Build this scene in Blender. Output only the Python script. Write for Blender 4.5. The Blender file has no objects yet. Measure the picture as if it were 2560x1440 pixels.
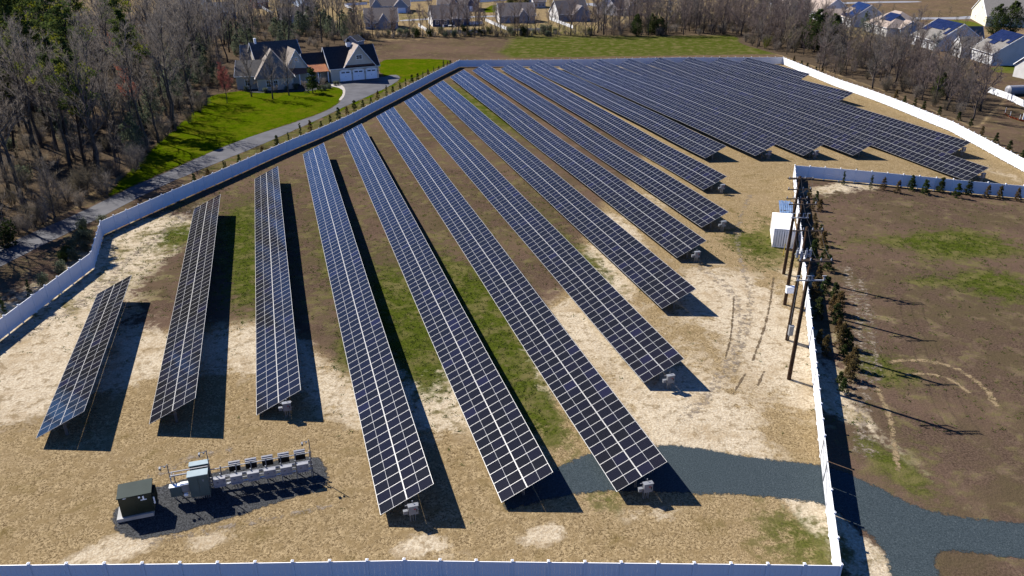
import bpy, math, random
import numpy as np
from mathutils import Vector, Matrix

# ------------------------------------------------------------------ camera, sky, sun, exposure
sc = bpy.context.scene
col = sc.collection
R = math.radians
FPX, PITCH, ROLL, CAMH = 1943.5, R(25.14), R(-0.26), 38.02
fw = np.array([0, math.cos(PITCH), -math.sin(PITCH)])
up0 = np.array([0, math.sin(PITCH), math.cos(PITCH)])
rt = np.array([1.0, 0, 0]) * math.cos(ROLL) + up0 * math.sin(ROLL)
up = up0 * math.cos(ROLL) - np.array([1.0, 0, 0]) * math.sin(ROLL)
cam = bpy.data.cameras.new('camera'); camo = bpy.data.objects.new('camera', cam); col.objects.link(camo)
cam.sensor_width = 36; cam.lens = FPX / 2560 * 36; cam.clip_start = 0.5; cam.clip_end = 6000
camo.matrix_world = Matrix(((rt[0], up[0], -fw[0], 0), (rt[1], up[1], -fw[1], 0), (rt[2], up[2], -fw[2], CAMH), (0, 0, 0, 1)))
sc.camera = camo

SUN_AZ, SUN_EL = R(-52.6), R(40.45)          # compass angle from +Y towards +X, elevation
w = bpy.data.worlds.new('World'); sc.world = w; w.use_nodes = True
wn = w.node_tree; bg = wn.nodes['Background']
sky = wn.nodes.new('ShaderNodeTexSky'); sky.sky_type = 'NISHITA'; sky.sun_disc = False
sky.sun_elevation = SUN_EL; sky.sun_rotation = SUN_AZ % (2 * math.pi)
sky.air_density = 1.0; sky.dust_density = 0.0; sky.ozone_density = 8.0
tint = wn.nodes.new('ShaderNodeMix'); tint.data_type = 'RGBA'; tint.blend_type = 'MULTIPLY'; tint.inputs[0].default_value = 1.0
tint.inputs[7].default_value = (0.50, 0.84, 1.35, 1)          # a clear, deep blue early-spring sky
wn.links.new(sky.outputs[0], tint.inputs[6]); wn.links.new(tint.outputs[2], bg.inputs[0]); bg.inputs[1].default_value = 0.05
sl = bpy.data.lights.new('sun', 'SUN'); sl.energy = 5.0; sl.angle = R(0.5); sl.color = (1, 0.955, 0.88)
so = bpy.data.objects.new('sun', sl); col.objects.link(so)
SUNV = Vector((math.sin(SUN_AZ) * math.cos(SUN_EL), math.cos(SUN_AZ) * math.cos(SUN_EL), math.sin(SUN_EL)))
so.rotation_euler = SUNV.to_track_quat('Z', 'Y').to_euler(); so.location = (0, 0, 200)
sc.view_settings.view_transform = 'Standard'; sc.view_settings.look = 'None'
sc.view_settings.exposure = 1.2; sc.view_settings.gamma = 1.0
sc.cycles.max_bounces = 6; sc.cycles.diffuse_bounces = 2; sc.cycles.transparent_max_bounces = 4

# ------------------------------------------------------------------ solar rows: fitted ground plan
GA = R(-16.67)                               # azimuth of the rows
AL = np.array([math.sin(GA), math.cos(GA)]); PE = np.array([math.cos(GA), -math.sin(GA)])
# row: offset across, near end, far end (metres along), ground height at near and far end
ROWS = [(-21.75, 59.79, 87.78, .37, .33), (-13.35, 59.25, 115.25, .35, .22), (-5.01, 58.99, 129.18, -.30, -.12),
 (3.29, 43.37, 141.38, -.08, .03), (11.79, 42.28, 156.44, -.21, -.47), (19.99, 40.62, 168.17, .08, -.01),
 (28.41, 53.75, 182.33, -.08, -.12), (36.68, 66.60, 194.75, -.04, .02), (45.00, 79.07, 207.24, -.20, .27),
 (53.29, 87.74, 215.74, -.25, .18), (61.64, 102.13, 215.87, -.19, .15), (69.99, 116.42, 216.39, .33, .01),
 (78.31, 114.00, 214.40, .69, .11), (86.63, 112.06, 213.12, .52, .06), (94.97, 109.67, 210.85, .48, .21),
 (103.33, 93.11, 207.96, .04, .48), (111.66, 105.21, 206.00, .53, .45), (120.00, 146.57, 203.85, .86, .36),
 (128.33, 173.42, 202.24, .20, .11)]
TW, TILT, H0 = 4.30, R(25.03), 0.65          # table width, tilt, height of its low edge
_gp = []
for s, tn, tf, zn, zf in ROWS:
    for k in range(5):
        q = PE * (s + 2) + AL * (tn + (tf - tn) * k / 4); _gp.append((q[0], q[1], zn + (zf - zn) * k / 4))
_gp = np.array(_gp)
def gz(x, y):
    """Ground height; flat outside the solar field."""
    x = np.asarray(x, float); y = np.asarray(y, float)
    sw = np.zeros(x.shape) + 0.25; sz = np.zeros(x.shape)
    for a, b, c in _gp:
        k = np.exp(-((x - a) ** 2 + (y - b) ** 2) / (2 * 9.0 ** 2)); sw = sw + k; sz = sz + k * c
    return sz / sw
def P(px, py, h=0.0):
    """The point at height h above the ground that the photograph shows at pixel (px, py)."""
    d = fw + rt * (px - 1280) / FPX - up * (py - 720) / FPX
    z = h
    for _ in range(4):
        k = (z - CAMH) / d[2]; x, y = d[0] * k, d[1] * k; z = float(gz(x, y)) + h
    return Vector((x, y, z))
def proj(x, y, z):
    dx, dy, dz = x, y, z - CAMH
    f = dx * fw[0] + dy * fw[1] + dz * fw[2]
    return 1280 + FPX * (dx * rt[0] + dy * rt[1] + dz * rt[2]) / f, 720 - FPX * (dx * up[0] + dy * up[1] + dz * up[2]) / f, f

# ------------------------------------------------------------------ mesh and object helpers
class MB:
    def __init__(s): s.v = []; s.f = []; s.m = []
    def add(s, v, f, mi=0):
        b = len(s.v); s.v.extend([tuple(p) for p in v])
        for q in f: s.f.append(tuple(i + b for i in q)); s.m.append(mi)
    def box(s, c, d, mi=0, rot=None):
        x, y, z = d[0] / 2, d[1] / 2, d[2] / 2
        p = [Vector((a * x, b * y, e * z)) for e in (-1, 1) for b in (-1, 1) for a in (-1, 1)]
        if rot is not None: p = [rot @ q for q in p]
        c = Vector(c)
        s.add([q + c for q in p], [(0, 2, 3, 1), (4, 5, 7, 6), (0, 1, 5, 4), (2, 6, 7, 3), (0, 4, 6, 2), (1, 3, 7, 5)], mi)
    def tube(s, pts, rad, n=6, mi=0, cap=True):
        pts = [Vector(p) for p in pts]
        if not isinstance(rad, (list, tuple)): rad = [rad] * len(pts)
        b = len(s.v); prev = None
        for i, p in enumerate(pts):
            d = (pts[min(i + 1, len(pts) - 1)] - pts[max(i - 1, 0)])
            d = d.normalized() if d.length > 1e-9 else Vector((0, 0, 1))
            a = d.orthogonal().normalized() if prev is None else (prev - d * prev.dot(d)).normalized()
            prev = a; c = d.cross(a)
            for k in range(n):
                t = 2 * math.pi * k / n; s.v.append(tuple(p + (a * math.cos(t) + c * math.sin(t)) * rad[i]))
        for i in range(len(pts) - 1):
            for k in range(n):
                s.f.append((b + i * n + k, b + i * n + (k + 1) % n, b + (i + 1) * n + (k + 1) % n, b + (i + 1) * n + k)); s.m.append(mi)
        if cap:
            s.f.append(tuple(b + k for k in range(n))[::-1]); s.m.append(mi)
            e = b + (len(pts) - 1) * n; s.f.append(tuple(e + k for k in range(n))); s.m.append(mi)
    def poly(s, pts, mi=0): s.add(pts, [tuple(range(len(pts)))], mi)
    def prism(s, ring, off, mi=0):
        n = len(ring); off = Vector(off)
        s.add(list(ring) + [Vector(p) + off for p in ring],
              [tuple(range(n))[::-1], tuple(range(n, 2 * n))] + [(i, (i + 1) % n, n + (i + 1) % n, n + i) for i in range(n)], mi)
    def mesh(s, name, mats, smooth=False):
        me = bpy.data.meshes.new(name); me.from_pydata(s.v, [], s.f)
        for m in (mats if isinstance(mats, (list, tuple)) else [mats]): me.materials.append(m)
        me.polygons.foreach_set('material_index', s.m)
        if smooth: me.polygons.foreach_set('use_smooth', [True] * len(s.f))
        me.update(); return me
    def build(s, name, mats, parent=None, smooth=False): return ob(name, s.mesh(name, mats, smooth), parent)
def ob(name, me, parent=None, mat=None):
    o = bpy.data.objects.new(name, me); col.objects.link(o)
    if parent is not None: o.parent = parent
    if mat is not None: o.matrix_local = mat
    return o
def tag(o, label=None, cat=None, group=None, kind=None):
    if label: o['label'] = label
    if cat: o['category'] = cat
    if group: o['group'] = group
    if kind: o['kind'] = kind
    return o
def thing(name, label, cat, loc=(0, 0, 0), rz=0.0, group=None):
    o = bpy.data.objects.new(name, None); col.objects.link(o)
    o.location = loc; o.rotation_euler = (0, 0, rz); o.empty_display_size = 0.3
    return tag(o, label, cat, group)
def dup(root, loc, rz=0.0, scale=None, label=None, group=None):
    r = root.copy(); col.objects.link(r); r.location = loc; r.rotation_euler = (0, 0, rz)
    if scale is not None: r.scale = scale
    if label: r['label'] = label
    if group: r['group'] = group
    for ch in list(root.children):
        c = ch.copy(); col.objects.link(c); c.parent = r
        for g in list(ch.children):
            d = g.copy(); col.objects.link(d); d.parent = c
    return r
ORD = 'first second third fourth fifth sixth seventh eighth ninth tenth eleventh twelfth thirteenth fourteenth fifteenth sixteenth seventeenth eighteenth nineteenth twentieth'.split()
def ordn(i):
    if i < 20: return ORD[i]
    return {2: 'twenty', 3: 'thirty', 4: 'forty', 5: 'fifty'}[(i + 1) // 10] + '-' + ORD[i % 10] if (i + 1) % 10 else {30: 'thirtieth', 40: 'fortieth', 50: 'fiftieth'}[i + 1]

# ------------------------------------------------------------------ materials
def nd(nt, t, **kw):
    n = nt.nodes.new(t)
    for k, v in kw.items(): setattr(n, k, v)
    return n
def sock(nt, s, v):
    if isinstance(v, bpy.types.NodeSocket): nt.links.new(v, s)
    elif isinstance(v, tuple) and len(v) == 3 and s.type == 'RGBA': s.default_value = (*v, 1)
    else: s.default_value = v
def noi(nt, vec, scale, detail=3, rough=.55, dist=0.0):
    n = nd(nt, 'ShaderNodeTexNoise'); nt.links.new(vec, n.inputs['Vector'])
    n.inputs['Scale'].default_value = scale; n.inputs['Detail'].default_value = detail
    n.inputs['Roughness'].default_value = rough; n.inputs['Distortion'].default_value = dist
    return n.outputs['Fac']
def mixc(nt, f, a, b, mode='MIX'):
    n = nd(nt, 'ShaderNodeMix', data_type='RGBA', blend_type=mode)
    sock(nt, n.inputs[0], f); sock(nt, n.inputs[6], a); sock(nt, n.inputs[7], b); return n.outputs[2]
def mr(nt, v, lo, hi, a=0.0, b=1.0, smooth=True):
    n = nd(nt, 'ShaderNodeMapRange', interpolation_type='SMOOTHSTEP' if smooth else 'LINEAR')
    sock(nt, n.inputs['Value'], v)
    for k, x in zip(('From Min', 'From Max', 'To Min', 'To Max'), (lo, hi, a, b)): n.inputs[k].default_value = x
    return n.outputs['Result']
def ma(nt, op, a, b=0.0):
    n = nd(nt, 'ShaderNodeMath', operation=op); sock(nt, n.inputs[0], a); sock(nt, n.inputs[1], b); return n.outputs[0]
def newmat(name, rough=.8):
    m = bpy.data.materials.new(name); m.use_nodes = True; nt = m.node_tree
    b = nt.nodes['Principled BSDF']; b.inputs['Roughness'].default_value = rough
    return m, nt, b
KD = 0.52                                      # paints and surfaces were judged by eye; this brings them to measured albedo
def mat(name, c1, c2=None, scale=3.0, rough=.8, metal=0.0, spec=.3, detail=4, bump=0.0, coord='Object', lo=.35, hi=.65):
    m, nt, b = newmat(name, rough)
    b.inputs['Metallic'].default_value = metal; b.inputs['Specular IOR Level'].default_value = spec
    if c2 is None: c2 = tuple(x * .86 for x in c1)
    if min(c1) < .7: c1 = tuple(x * KD for x in c1); c2 = tuple(x * KD for x in c2)
    tc = nd(nt, 'ShaderNodeTexCoord').outputs[coord]
    f = noi(nt, tc, scale, detail)
    nt.links.new(mixc(nt, mr(nt, f, lo, hi), c1, c2), b.inputs['Base Color'])
    if bump:
        bu = nd(nt, 'ShaderNodeBump'); bu.inputs['Strength'].default_value = bump; bu.inputs['Distance'].default_value = .05
        nt.links.new(noi(nt, tc, scale * 4, 4), bu.inputs['Height']); nt.links.new(bu.outputs[0], b.inputs['Normal'])
    return m
def leafmat(name, a, b_, c, rough=.75, trans=.15):
    """foliage: every loose leaf or twig its own shade, with a different cast per plant"""
    m, nt, b = newmat(name, rough); b.inputs['Specular IOR Level'].default_value = 0.0
    isl = nd(nt, 'ShaderNodeNewGeometry').outputs['Random Per Island']
    oi = nd(nt, 'ShaderNodeObjectInfo').outputs['Random']
    a, b_, c = (tuple(v * .60 for v in q) for q in (a, b_, c))
    x = mixc(nt, isl, a, b_); x = mixc(nt, ma(nt, 'MULTIPLY', oi, .55), x, c)
    nt.links.new(x, b.inputs['Base Color'])
    tr = nd(nt, 'ShaderNodeBsdfTranslucent'); nt.links.new(x, tr.inputs['Color']); mx = nd(nt, 'ShaderNodeMixShader'); mx.inputs[0].default_value = .42      # thin leaves and twigs let light through
    nt.links.new(b.outputs[0], mx.inputs[1]); nt.links.new(tr.outputs[0], mx.inputs[2]); nt.links.new(mx.outputs[0], nt.nodes['Material Output'].inputs['Surface']); return m
M = {}
M['vinyl'] = mat('white_vinyl', (.70, .70, .70), (.655, .66, .665), .6, .5, spec=.35)
M['galv'] = mat('galvanised_steel', (.55, .56, .57), (.42, .43, .45), 2.0, .42, metal=.55)
M['steel_dark'] = mat('weathered_steel', (.30, .30, .30), (.22, .22, .23), 2.0, .5, metal=.5)
M['grey_box'] = mat('grey_powder_coat', (.34, .35, .36), (.29, .30, .32), 1.5, .45)
M['inv_grey'] = mat('pale_grey_enamel', (.40, .40, .43), (.36, .36, .39), 1.5, .45)
M['inv_lid'] = mat('pale_enamel_lid', (.40, .40, .42), (.36, .36, .38), 1.5, .5)
M['lid_green'] = mat('dusty_green_lid', (.040, .060, .052), (.032, .05, .043), 1.0, .6, spec=.08)
M['black'] = mat('black_plastic', (.015, .015, .017), (.03, .03, .03), 3, .5)
M['red'] = mat('red_warning_sticker', (.55, .03, .03), (.45, .03, .03), 6, .5)
M['sticker'] = mat('pale_label_plate', (.78, .80, .80), (.7, .72, .73), 5, .5)
M['green_cab'] = mat('grey_green_cabinet_paint', (.12, .17, .165), (.10, .145, .14), 1.2, .4)
M['tx_green'] = mat('dark_green_transformer_paint', (.026, .040, .028), (.018, .030, .02), 1.5, .42)
M['concrete'] = mat('concrete', (.62, .61, .58), (.50, .49, .46), 1.5, .85, bump=.2)
M['creosote'] = mat('treated_pole_wood', (.115, .068, .040), (.06, .038, .025), 3.0, .95, spec=.03, bump=.3)
M['arm_wood'] = mat('grey_brown_timber', (.20, .15, .11), (.12, .09, .065), 4.0, .95, spec=.05)
M['porcelain'] = mat('grey_porcelain', (.55, .57, .60), (.45, .47, .5), 4, .3)
M['cable'] = mat('aluminium_wire', (.10, .10, .11), (.08, .08, .09), 4, .7, spec=.1)
M['beige'] = mat('beige_container_paint', (.80, .75, .70), (.74, .69, .62), .8, .5)
M['beige_roof'] = mat('faded_container_roof', (.86, .83, .78), (.80, .76, .70), .9, .6)
M['tarp'] = mat('blue_sheet', (.22, .34, .55), (.16, .26, .45), 1.5, .45)
M['yellow'] = mat('yellow_paint', (.75, .52, .04), (.6, .42, .04), 3, .5)
M['orange_net'] = mat('orange_safety_net', (.80, .16, .06), (.65, .12, .05), 3, .6)
# ------------------------------------------------------------------ ground: one sheet to the horizon, masks per vertex
def axis(lo, hi, step, far_lo, far_hi, grow=1.18):
    a = list(np.arange(lo, hi + .01, step)); s = step; x = hi
    while x < far_hi: s = min(s * grow, 120); x += s; a.append(x)
    s = step; x = lo; b = []
    while x > far_lo: s = min(s * grow, 120); x -= s; b.append(x)
    return np.array(b[::-1] + a)
gx = axis(-85, 165, .85, -1500, 1500); gy = axis(24, 262, .85, -400, 3000)
GX, GY = np.meshgrid(gx, gy); GZ = gz(GX, GY)
PXg, PYg, Fg = proj(GX, GY, GZ); okf = Fg > 1
PXg = np.where(okf, PXg, -9999); PYg = np.where(okf, PYg, 9999)
Sg = GX * PE[0] + GY * PE[1]; Tg = GX * AL[0] + GY * AL[1]
def inpoly(X, Y, poly):
    r = np.zeros(X.shape, bool); n = len(poly)
    for i in range(n):
        x0, y0 = poly[i]; x1, y1 = poly[(i + 1) % n]
        if y0 == y1: continue
        c = ((y0 > Y) != (y1 > Y)) & (X < (x1 - x0) * (Y - y0) / (y1 - y0) + x0); r ^= c
    return r
# corners of the fence, as the photograph shows the top of the fence
FH = 2.12
F_LEFT = [P(-70, 846, FH), P(226, 630, FH)]
F_KINK = [P(226, 630, FH), P(250, 551.5, FH)]
F_LONG = [P(250, 551.5, FH), P(640, 385, FH), P(882, 282, FH), P(1148, 149.5, FH)]
F_TOP = [P(1148, 149.5, FH), P(1640, 143.5, FH), P(1958.5, 142, FH)]
F_FAR = [P(1958.5, 142, FH), P(2094, 196, FH), P(2240, 247, FH), P(2383, 303, FH), P(2511, 370, FH), P(2640, 437, FH)]
F_ELL = [P(1988, 412, FH), P(2300, 439, FH), P(2560, 463, FH), P(2700, 476, FH)]
F_GATE = [P(2104, 1411, FH), P(1988, 412, FH)]
F_NEAR = [P(2104, 1411, FH), P(1010, 1398, FH), P(-120, 1412, FH)]
inside = [(p.x, p.y) for p in (F_LEFT[0], F_KINK[0], F_LONG[0], F_LONG[1], F_LONG[3], F_TOP[2], F_FAR[3], F_FAR[5], F_ELL[3], F_ELL[0], F_GATE[0], F_NEAR[2])]
IN = inpoly(GX, GY, inside)
def blur(a, n):
    a = a.astype(float)
    for _ in range(n):
        b = a.copy(); b[1:-1, 1:-1] = (a[1:-1, 1:-1] * 2 + a[:-2, 1:-1] + a[2:, 1:-1] + a[1:-1, :-2] + a[1:-1, 2:]) / 6; a = b
    return a
green = np.zeros(GX.shape); sand = np.zeros(GX.shape); brown = np.zeros(GX.shape); litter = np.zeros(GX.shape)
def ss(x, a, b): t = np.clip((x - a) / (b - a), 0, 1); return t * t * (3 - 2 * t)
def blob(ch, px, py, ra, rp, k):
    """soft patch at a photographed spot: ra metres along the rows, rp across, k strength"""
    p = P(px, py); s0 = p.x * PE[0] + p.y * PE[1]; t0 = p.x * AL[0] + p.y * AL[1]
    ch += k * np.exp(-((Sg - s0) / rp) ** 2 - ((Tg - t0) / ra) ** 2)
# inside the fence: straw by default, browner and greener far along the corridors, bare sand across the middle
inn = IN.astype(float)
nearT = np.interp(Sg, [r[0] for r in ROWS[:13]], [60, 59, 59, 46, 46, 50, 55, 70, 83, 92, 104, 119, 122])
q = Tg - nearT
brown += inn * (ss(q, 12, 26) * (1 - .30 * ss(q, 70, 120))) * .95 * ss(72 - Sg, 0, 14)
green += inn * .36 * ss(q, 8, 30) * ss(60 - Sg, 0, 20)
sand += inn * .75 * np.exp(-((q - 13) / 6.5) ** 2) * ss(50 - Sg, 0, 10)
for px, py, ra, rp, k in [(130, 800, 14, 9, .9), (60, 960, 6, 5, .8), (330, 620, 10, 6, .8), (430, 570, 8, 5, .7), (690, 860, 5, 3, .6), (1080, 990, 7, 3, .5),
    (1320, 980, 6, 3, .45), (1650, 950, 14, 6, .62), (1800, 780, 12, 7, .6), (1860, 720, 10, 5, .55), (1700, 1060, 6, 8, .55), (1990, 870, 9, 3, .55), (1985, 960, 7, 3, .6),
    (2085, 1350, 8, 1.1, .9), (1640, 490, 6, 3, .6), (1560, 590, 7, 3, .55), (1500, 690, 7, 3, .5), (1620, 530, 6, 3, .5), (1030, 1366, .8, 1.6, 1.1), (1085, 1362, .7, 1.4, 1.0), (1340, 1338, .8, 2, .9), (1390, 1330, .8, 1.6, .8), (1000, 1330, .6, 1, .6), (1180, 1385, .5, 3, .7),
    (500, 1362, .6, 1.3, 1.1), (560, 1340, .6, 1.3, .8), (300, 1375, 1.0, 3, .9), (200, 1400, .8, 3, .7), (330, 1330, .6, 2, .6), (600, 1110, 1.4, 5, .5), (1590, 1282, .6, 2.2, .9), (1660, 1290, .6, 2, .8), (1730, 1375, .6, 3, .5), (2190, 1420, 9, 1.2, 1.1), (2150, 760, 16, 1.0, .40),
    (2190, 900, 12, .8, .38), (2160, 1060, 16, 1.0, .45), (2230, 1120, 9, .6, .3), (2110, 470, 3, 9, .8), (1990, 690, 4, 2, .7), (2420, 330, 8, 2, .5), (2500, 430, 12, 3, .5)]:
    blob(sand, px, py, ra, rp, k)
for px, py, ra, rp, k in [(1230, 860, 18, 3.0, .78), (1270, 790, 9, 2.5, .6), (1040, 870, 14, 2.6, .78), (1150, 780, 10, 2.2, .5), (1000, 760, 10, 2.2, .4), (1420, 650, 26, 2.0, .42), (1500, 670, 9, 2.2, .5), (1900, 640, 9, 5, .5), (1930, 560, 9, 4, .35), (1890, 600, 5, 4, .45),
    (620, 680, 16, 2.0, .5), (600, 560, 9, 2, .4), (2020, 1380, 5, 4, .45), (1960, 1300, 4, 4, .28), (1280, 300, 26, 2.0, .5), (1350, 340, 26, 2.0, .5), (1190, 260, 22, 2.2, .6), (840, 640, 16, 2.0, .3),
    (450, 590, 4, 3, .5), (1790, 850, 6, 3, .22), (1370, 1050, 8, 2, .45), (870, 900, 5, 1.2, .5), (870, 1080, 2, 1, .5), (1520, 1250, 2, 2, .5), (2190, 1130, 6, .8, .5), (2250, 1190, 6, 2, .2), (2290, 600, 3, 6, .4), (2150, 600, 3, 5, .35), (2400, 560, 4, 8, .25),
    (2490, 620, 5, 7, .5), (2470, 700, 3, 5, .6), (2380, 610, 3, 5, .6), (2300, 700, 2.5, 4, .45), (2330, 650, 3, 5, .3), (2220, 900, 5, 2, .45), (2180, 930, 4, 2, .5), (2250, 1080, 4, 2, .2), (2350, 1120, 5, 8, .12), (2450, 1000, 6, 9, .08), (2300, 1200, 3, 5, .15), (2540, 740, 4, 6, .5), (2150, 800, 4, 1.5, .4)]:
    blob(green, px, py, ra, rp, k)
for px, py, ra, rp, k in [(380, 740, 8, 7, .5), (30, 1030, 7, 7, .45)]: blob(brown, px, py, ra, rp, k)
# field beside the road: brown turf
fld = inpoly(GX, GY, [(p.x, p.y) for p in (F_GATE[0], F_GATE[1], F_ELL[3])] + [(170, 130), (170, -60), (20, -60)])
brown += fld * 1.0; green += fld * .10
# beyond the fences: meadow, house lot, woods, neighbourhood
back = (~IN) & (~fld) & (GY > 150)
topf = inpoly(PXg, PYg, [(930, 100), (1830, 85), (1960, 135), (1150, 147), (945, 150)])
brown += topf * np.where(PXg < 1270, .75, .30); green += topf * ss(PXg, 1230, 1300) * .68
for px, py, ra, rp, k in [(1400, 115, 10, 25, .4), (1770, 105, 12, 16, .5), (1330, 128, 6, 22, .4), (1600, 125, 6, 25, .25), (1900, 120, 8, 7, .5)]: blob(green, px, py, ra, rp, k)
wood_l = inpoly(PXg, PYg, [(-3000, 900), (-300, 760), (0, 612), (180, 520), (330, 412), (440, 330), (520, 262), (600, 200), (760, 150), (880, 112), (930, 96), (700, 40), (-3000, 40)])
litter += wood_l * 1.1
strip = inpoly(PXg, PYg, [(0, 665), (250, 545), (500, 425), (800, 297), (1000, 200), (1150, 152), (885, 283), (640, 386), (250, 552), (226, 632), (-60, 842), (-400, 842)])
brown += strip * ss(520 - PXg, 0, 200) * .9; green += strip * .55 * ss(PXg, 300, 560)
wood_r = inpoly(PXg, PYg, [(1840, 60), (2060, 70), (2150, 110), (2350, 150), (2520, 240), (2440, 320), (2250, 240), (1960, 140), (1850, 110)])
litter += wood_r * 1.0
wood_t = inpoly(PXg, PYg, [(1480, 92), (1850, 89), (1990, 105), (2040, 75), (1960, 46), (1780, 40), (1600, 50), (1470, 78)]) | inpoly(PXg, PYg, [(870, 104), (1060, 95), (1480, 93), (1480, 80), (1060, 82), (870, 88)])
litter += wood_t * .9
hood = (~IN) & (~fld) & (~wood_l) & (~wood_r) & (PYg < 92) & okf
brown += hood * .36; green += hood * (.34 + .22 * np.sin(GX / 21.0 + 1) * np.cos(GY / 17.0))
far = hood & (PXg > 2000) & (PYg < 75); brown += far * .25; green -= far * .12
lot_r = (~IN) & (~fld) & (~wood_r) & (PXg > 2150) & (PYg < 420) & (PYg >= 92); brown += lot_r * .75; green += lot_r * .22
out_ = (~IN) & ((PYg > 92) | ~okf); brown = np.where(out_ & (litter < .3), np.maximum(brown, .66), brown); green = np.where(out_ & (litter < .3), np.maximum(green, .30), green)
green, sand, brown, litter = (blur(a, 2) for a in (green, sand, brown, litter))
ny, nx = GX.shape
me = bpy.data.meshes.new('ground')
V = np.stack([GX.ravel(), GY.ravel(), GZ.ravel()], 1)
ii = np.arange(ny * nx).reshape(ny, nx)
Fc = np.stack([ii[:-1, :-1].ravel(), ii[:-1, 1:].ravel(), ii[1:, 1:].ravel(), ii[1:, :-1].ravel()], 1)
me.vertices.add(len(V)); me.vertices.foreach_set('co', V.ravel())
me.loops.add(Fc.size); me.loops.foreach_set('vertex_index', Fc.ravel())
me.polygons.add(len(Fc)); me.polygons.foreach_set('loop_start', np.arange(0, Fc.size, 4)); me.polygons.foreach_set('loop_total', np.full(len(Fc), 4))
me.update(); me.validate()
me.polygons.foreach_set('use_smooth', [True] * len(Fc))
at = me.color_attributes.new('cover', 'FLOAT_COLOR', 'POINT')
at.data.foreach_set('color', np.stack([np.clip(a, 0, 1.5).ravel() for a in (green, sand, brown, litter)], 1).ravel().astype(np.float32))
def cover_mat():
    m, nt, b = newmat('ground_cover', .95); b.inputs['Specular IOR Level'].default_value = 0.0
    pos = nd(nt, 'ShaderNodeNewGeometry').outputs['Position']
    a = nd(nt, 'ShaderNodeAttribute', attribute_name='cover')
    sp = nd(nt, 'ShaderNodeSeparateColor'); nt.links.new(a.outputs['Color'], sp.inputs[0])
    fine = noi(nt, pos, 5.5, 5, .7); mid = noi(nt, pos, 1.1, 5, .65); big = noi(nt, pos, .13, 5, .6, .6); big2 = noi(nt, pos, .35, 6, .68, .4)
    speck = noi(nt, pos, 2.4, 3, .6)
    fine2 = noi(nt, pos, 13, 3, .6)
    straw = mixc(nt, mr(nt, ma(nt, 'ADD', ma(nt, 'MULTIPLY', fine, .55), ma(nt, 'MULTIPLY', fine2, .45)), .41, .58), (.185, .135, .075), (.66, .535, .345))
    straw = mixc(nt, mr(nt, mid, .42, .70), straw, (.37, .285, .165)); straw = mixc(nt, mr(nt, big2, .52, .74, 0, .65), straw, (.20, .155, .055))
    straw = mixc(nt, mr(nt, big, .55, .8, 0, .6), straw, (.50, .40, .28))
    sandc = mixc(nt, mr(nt, fine, .35, .65), (.62, .53, .41), (1.0, .93, .80)); sandc = mixc(nt, mr(nt, big2, .45, .72, 0, .8), sandc, (.52, .41, .27)); sandc = mixc(nt, mr(nt, mid, .52, .64, 0, .62), sandc, (.31, .235, .14))
    br = mixc(nt, mr(nt, fine, .33, .67), (.074, .053, .044), (.225, .165, .135)); br = mixc(nt, mr(nt, mid, .4, .7, 0, .6), br, (.165, .12, .094))
    br = mixc(nt, mr(nt, big, .44, .60, 0, .75), br, (.145, .12, .075)); br = mixc(nt, mr(nt, big2, .50, .68, 0, .75), br, (.275, .205, .168)); br = mixc(nt, mr(nt, noi(nt, pos, .05, 5, .6), .46, .6, 0, .5), br, (.235, .165, .135))
    gr = mixc(nt, mr(nt, fine, .33, .67), (.050, .078, .010), (.135, .175, .028)); gr = mixc(nt, mr(nt, big2, .46, .64, 0, .8), gr, (.235, .215, .10)); gr = mixc(nt, mr(nt, mid, .54, .68, 0, .5), gr, (.22, .18, .11))
    li = mixc(nt, mr(nt, fine, .33, .67), (.07, .056, .044), (.20, .16, .125)); li = mixc(nt, mr(nt, big2, .5, .75, 0, .8), li, (.24, .18, .12))
    def m_(ch, w=.12, amp=1.0, src=None):
        n = src if src is not None else big2
        return mr(nt, ma(nt, 'ADD', ch, ma(nt, 'MULTIPLY', ma(nt, 'SUBTRACT', n, .5), amp)), .5 - w, .5 + w)
    c = mixc(nt, m_(sp.outputs[2], .22, .8), straw, br)
    c = mixc(nt, m_(sp.outputs[1], .14, 2.3, ma(nt, 'ADD', ma(nt, 'MULTIPLY', big2, .65), ma(nt, 'MULTIPLY', mid, .35))), c, sandc)
    c = mixc(nt, m_(sp.outputs[0], .20, 2.0, ma(nt, 'ADD', ma(nt, 'MULTIPLY', big2, .6), ma(nt, 'MULTIPLY', mid, .4))), c, gr)
    c = mixc(nt, m_(a.outputs['Alpha'], .2, .6), c, li)
    c = mixc(nt, mr(nt, speck, .62, .76, 0, .22), c, (.09, .065, .035))
    c = mixc(nt, 1.0, c, (.425, .392, .335), 'MULTIPLY')
    nt.links.new(c, b.inputs['Base Color'])
    bu = nd(nt, 'ShaderNodeBump'); bu.inputs['Strength'].default_value = .55; bu.inputs['Distance'].default_value = .12
    nt.links.new(ma(nt, 'ADD', fine, ma(nt, 'MULTIPLY', mid, 1.5)), bu.inputs['Height']); nt.links.new(bu.outputs[0], b.inputs['Normal'])
    return m
me.materials.append(cover_mat())
tag(ob('ground', me), kind='structure')

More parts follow.
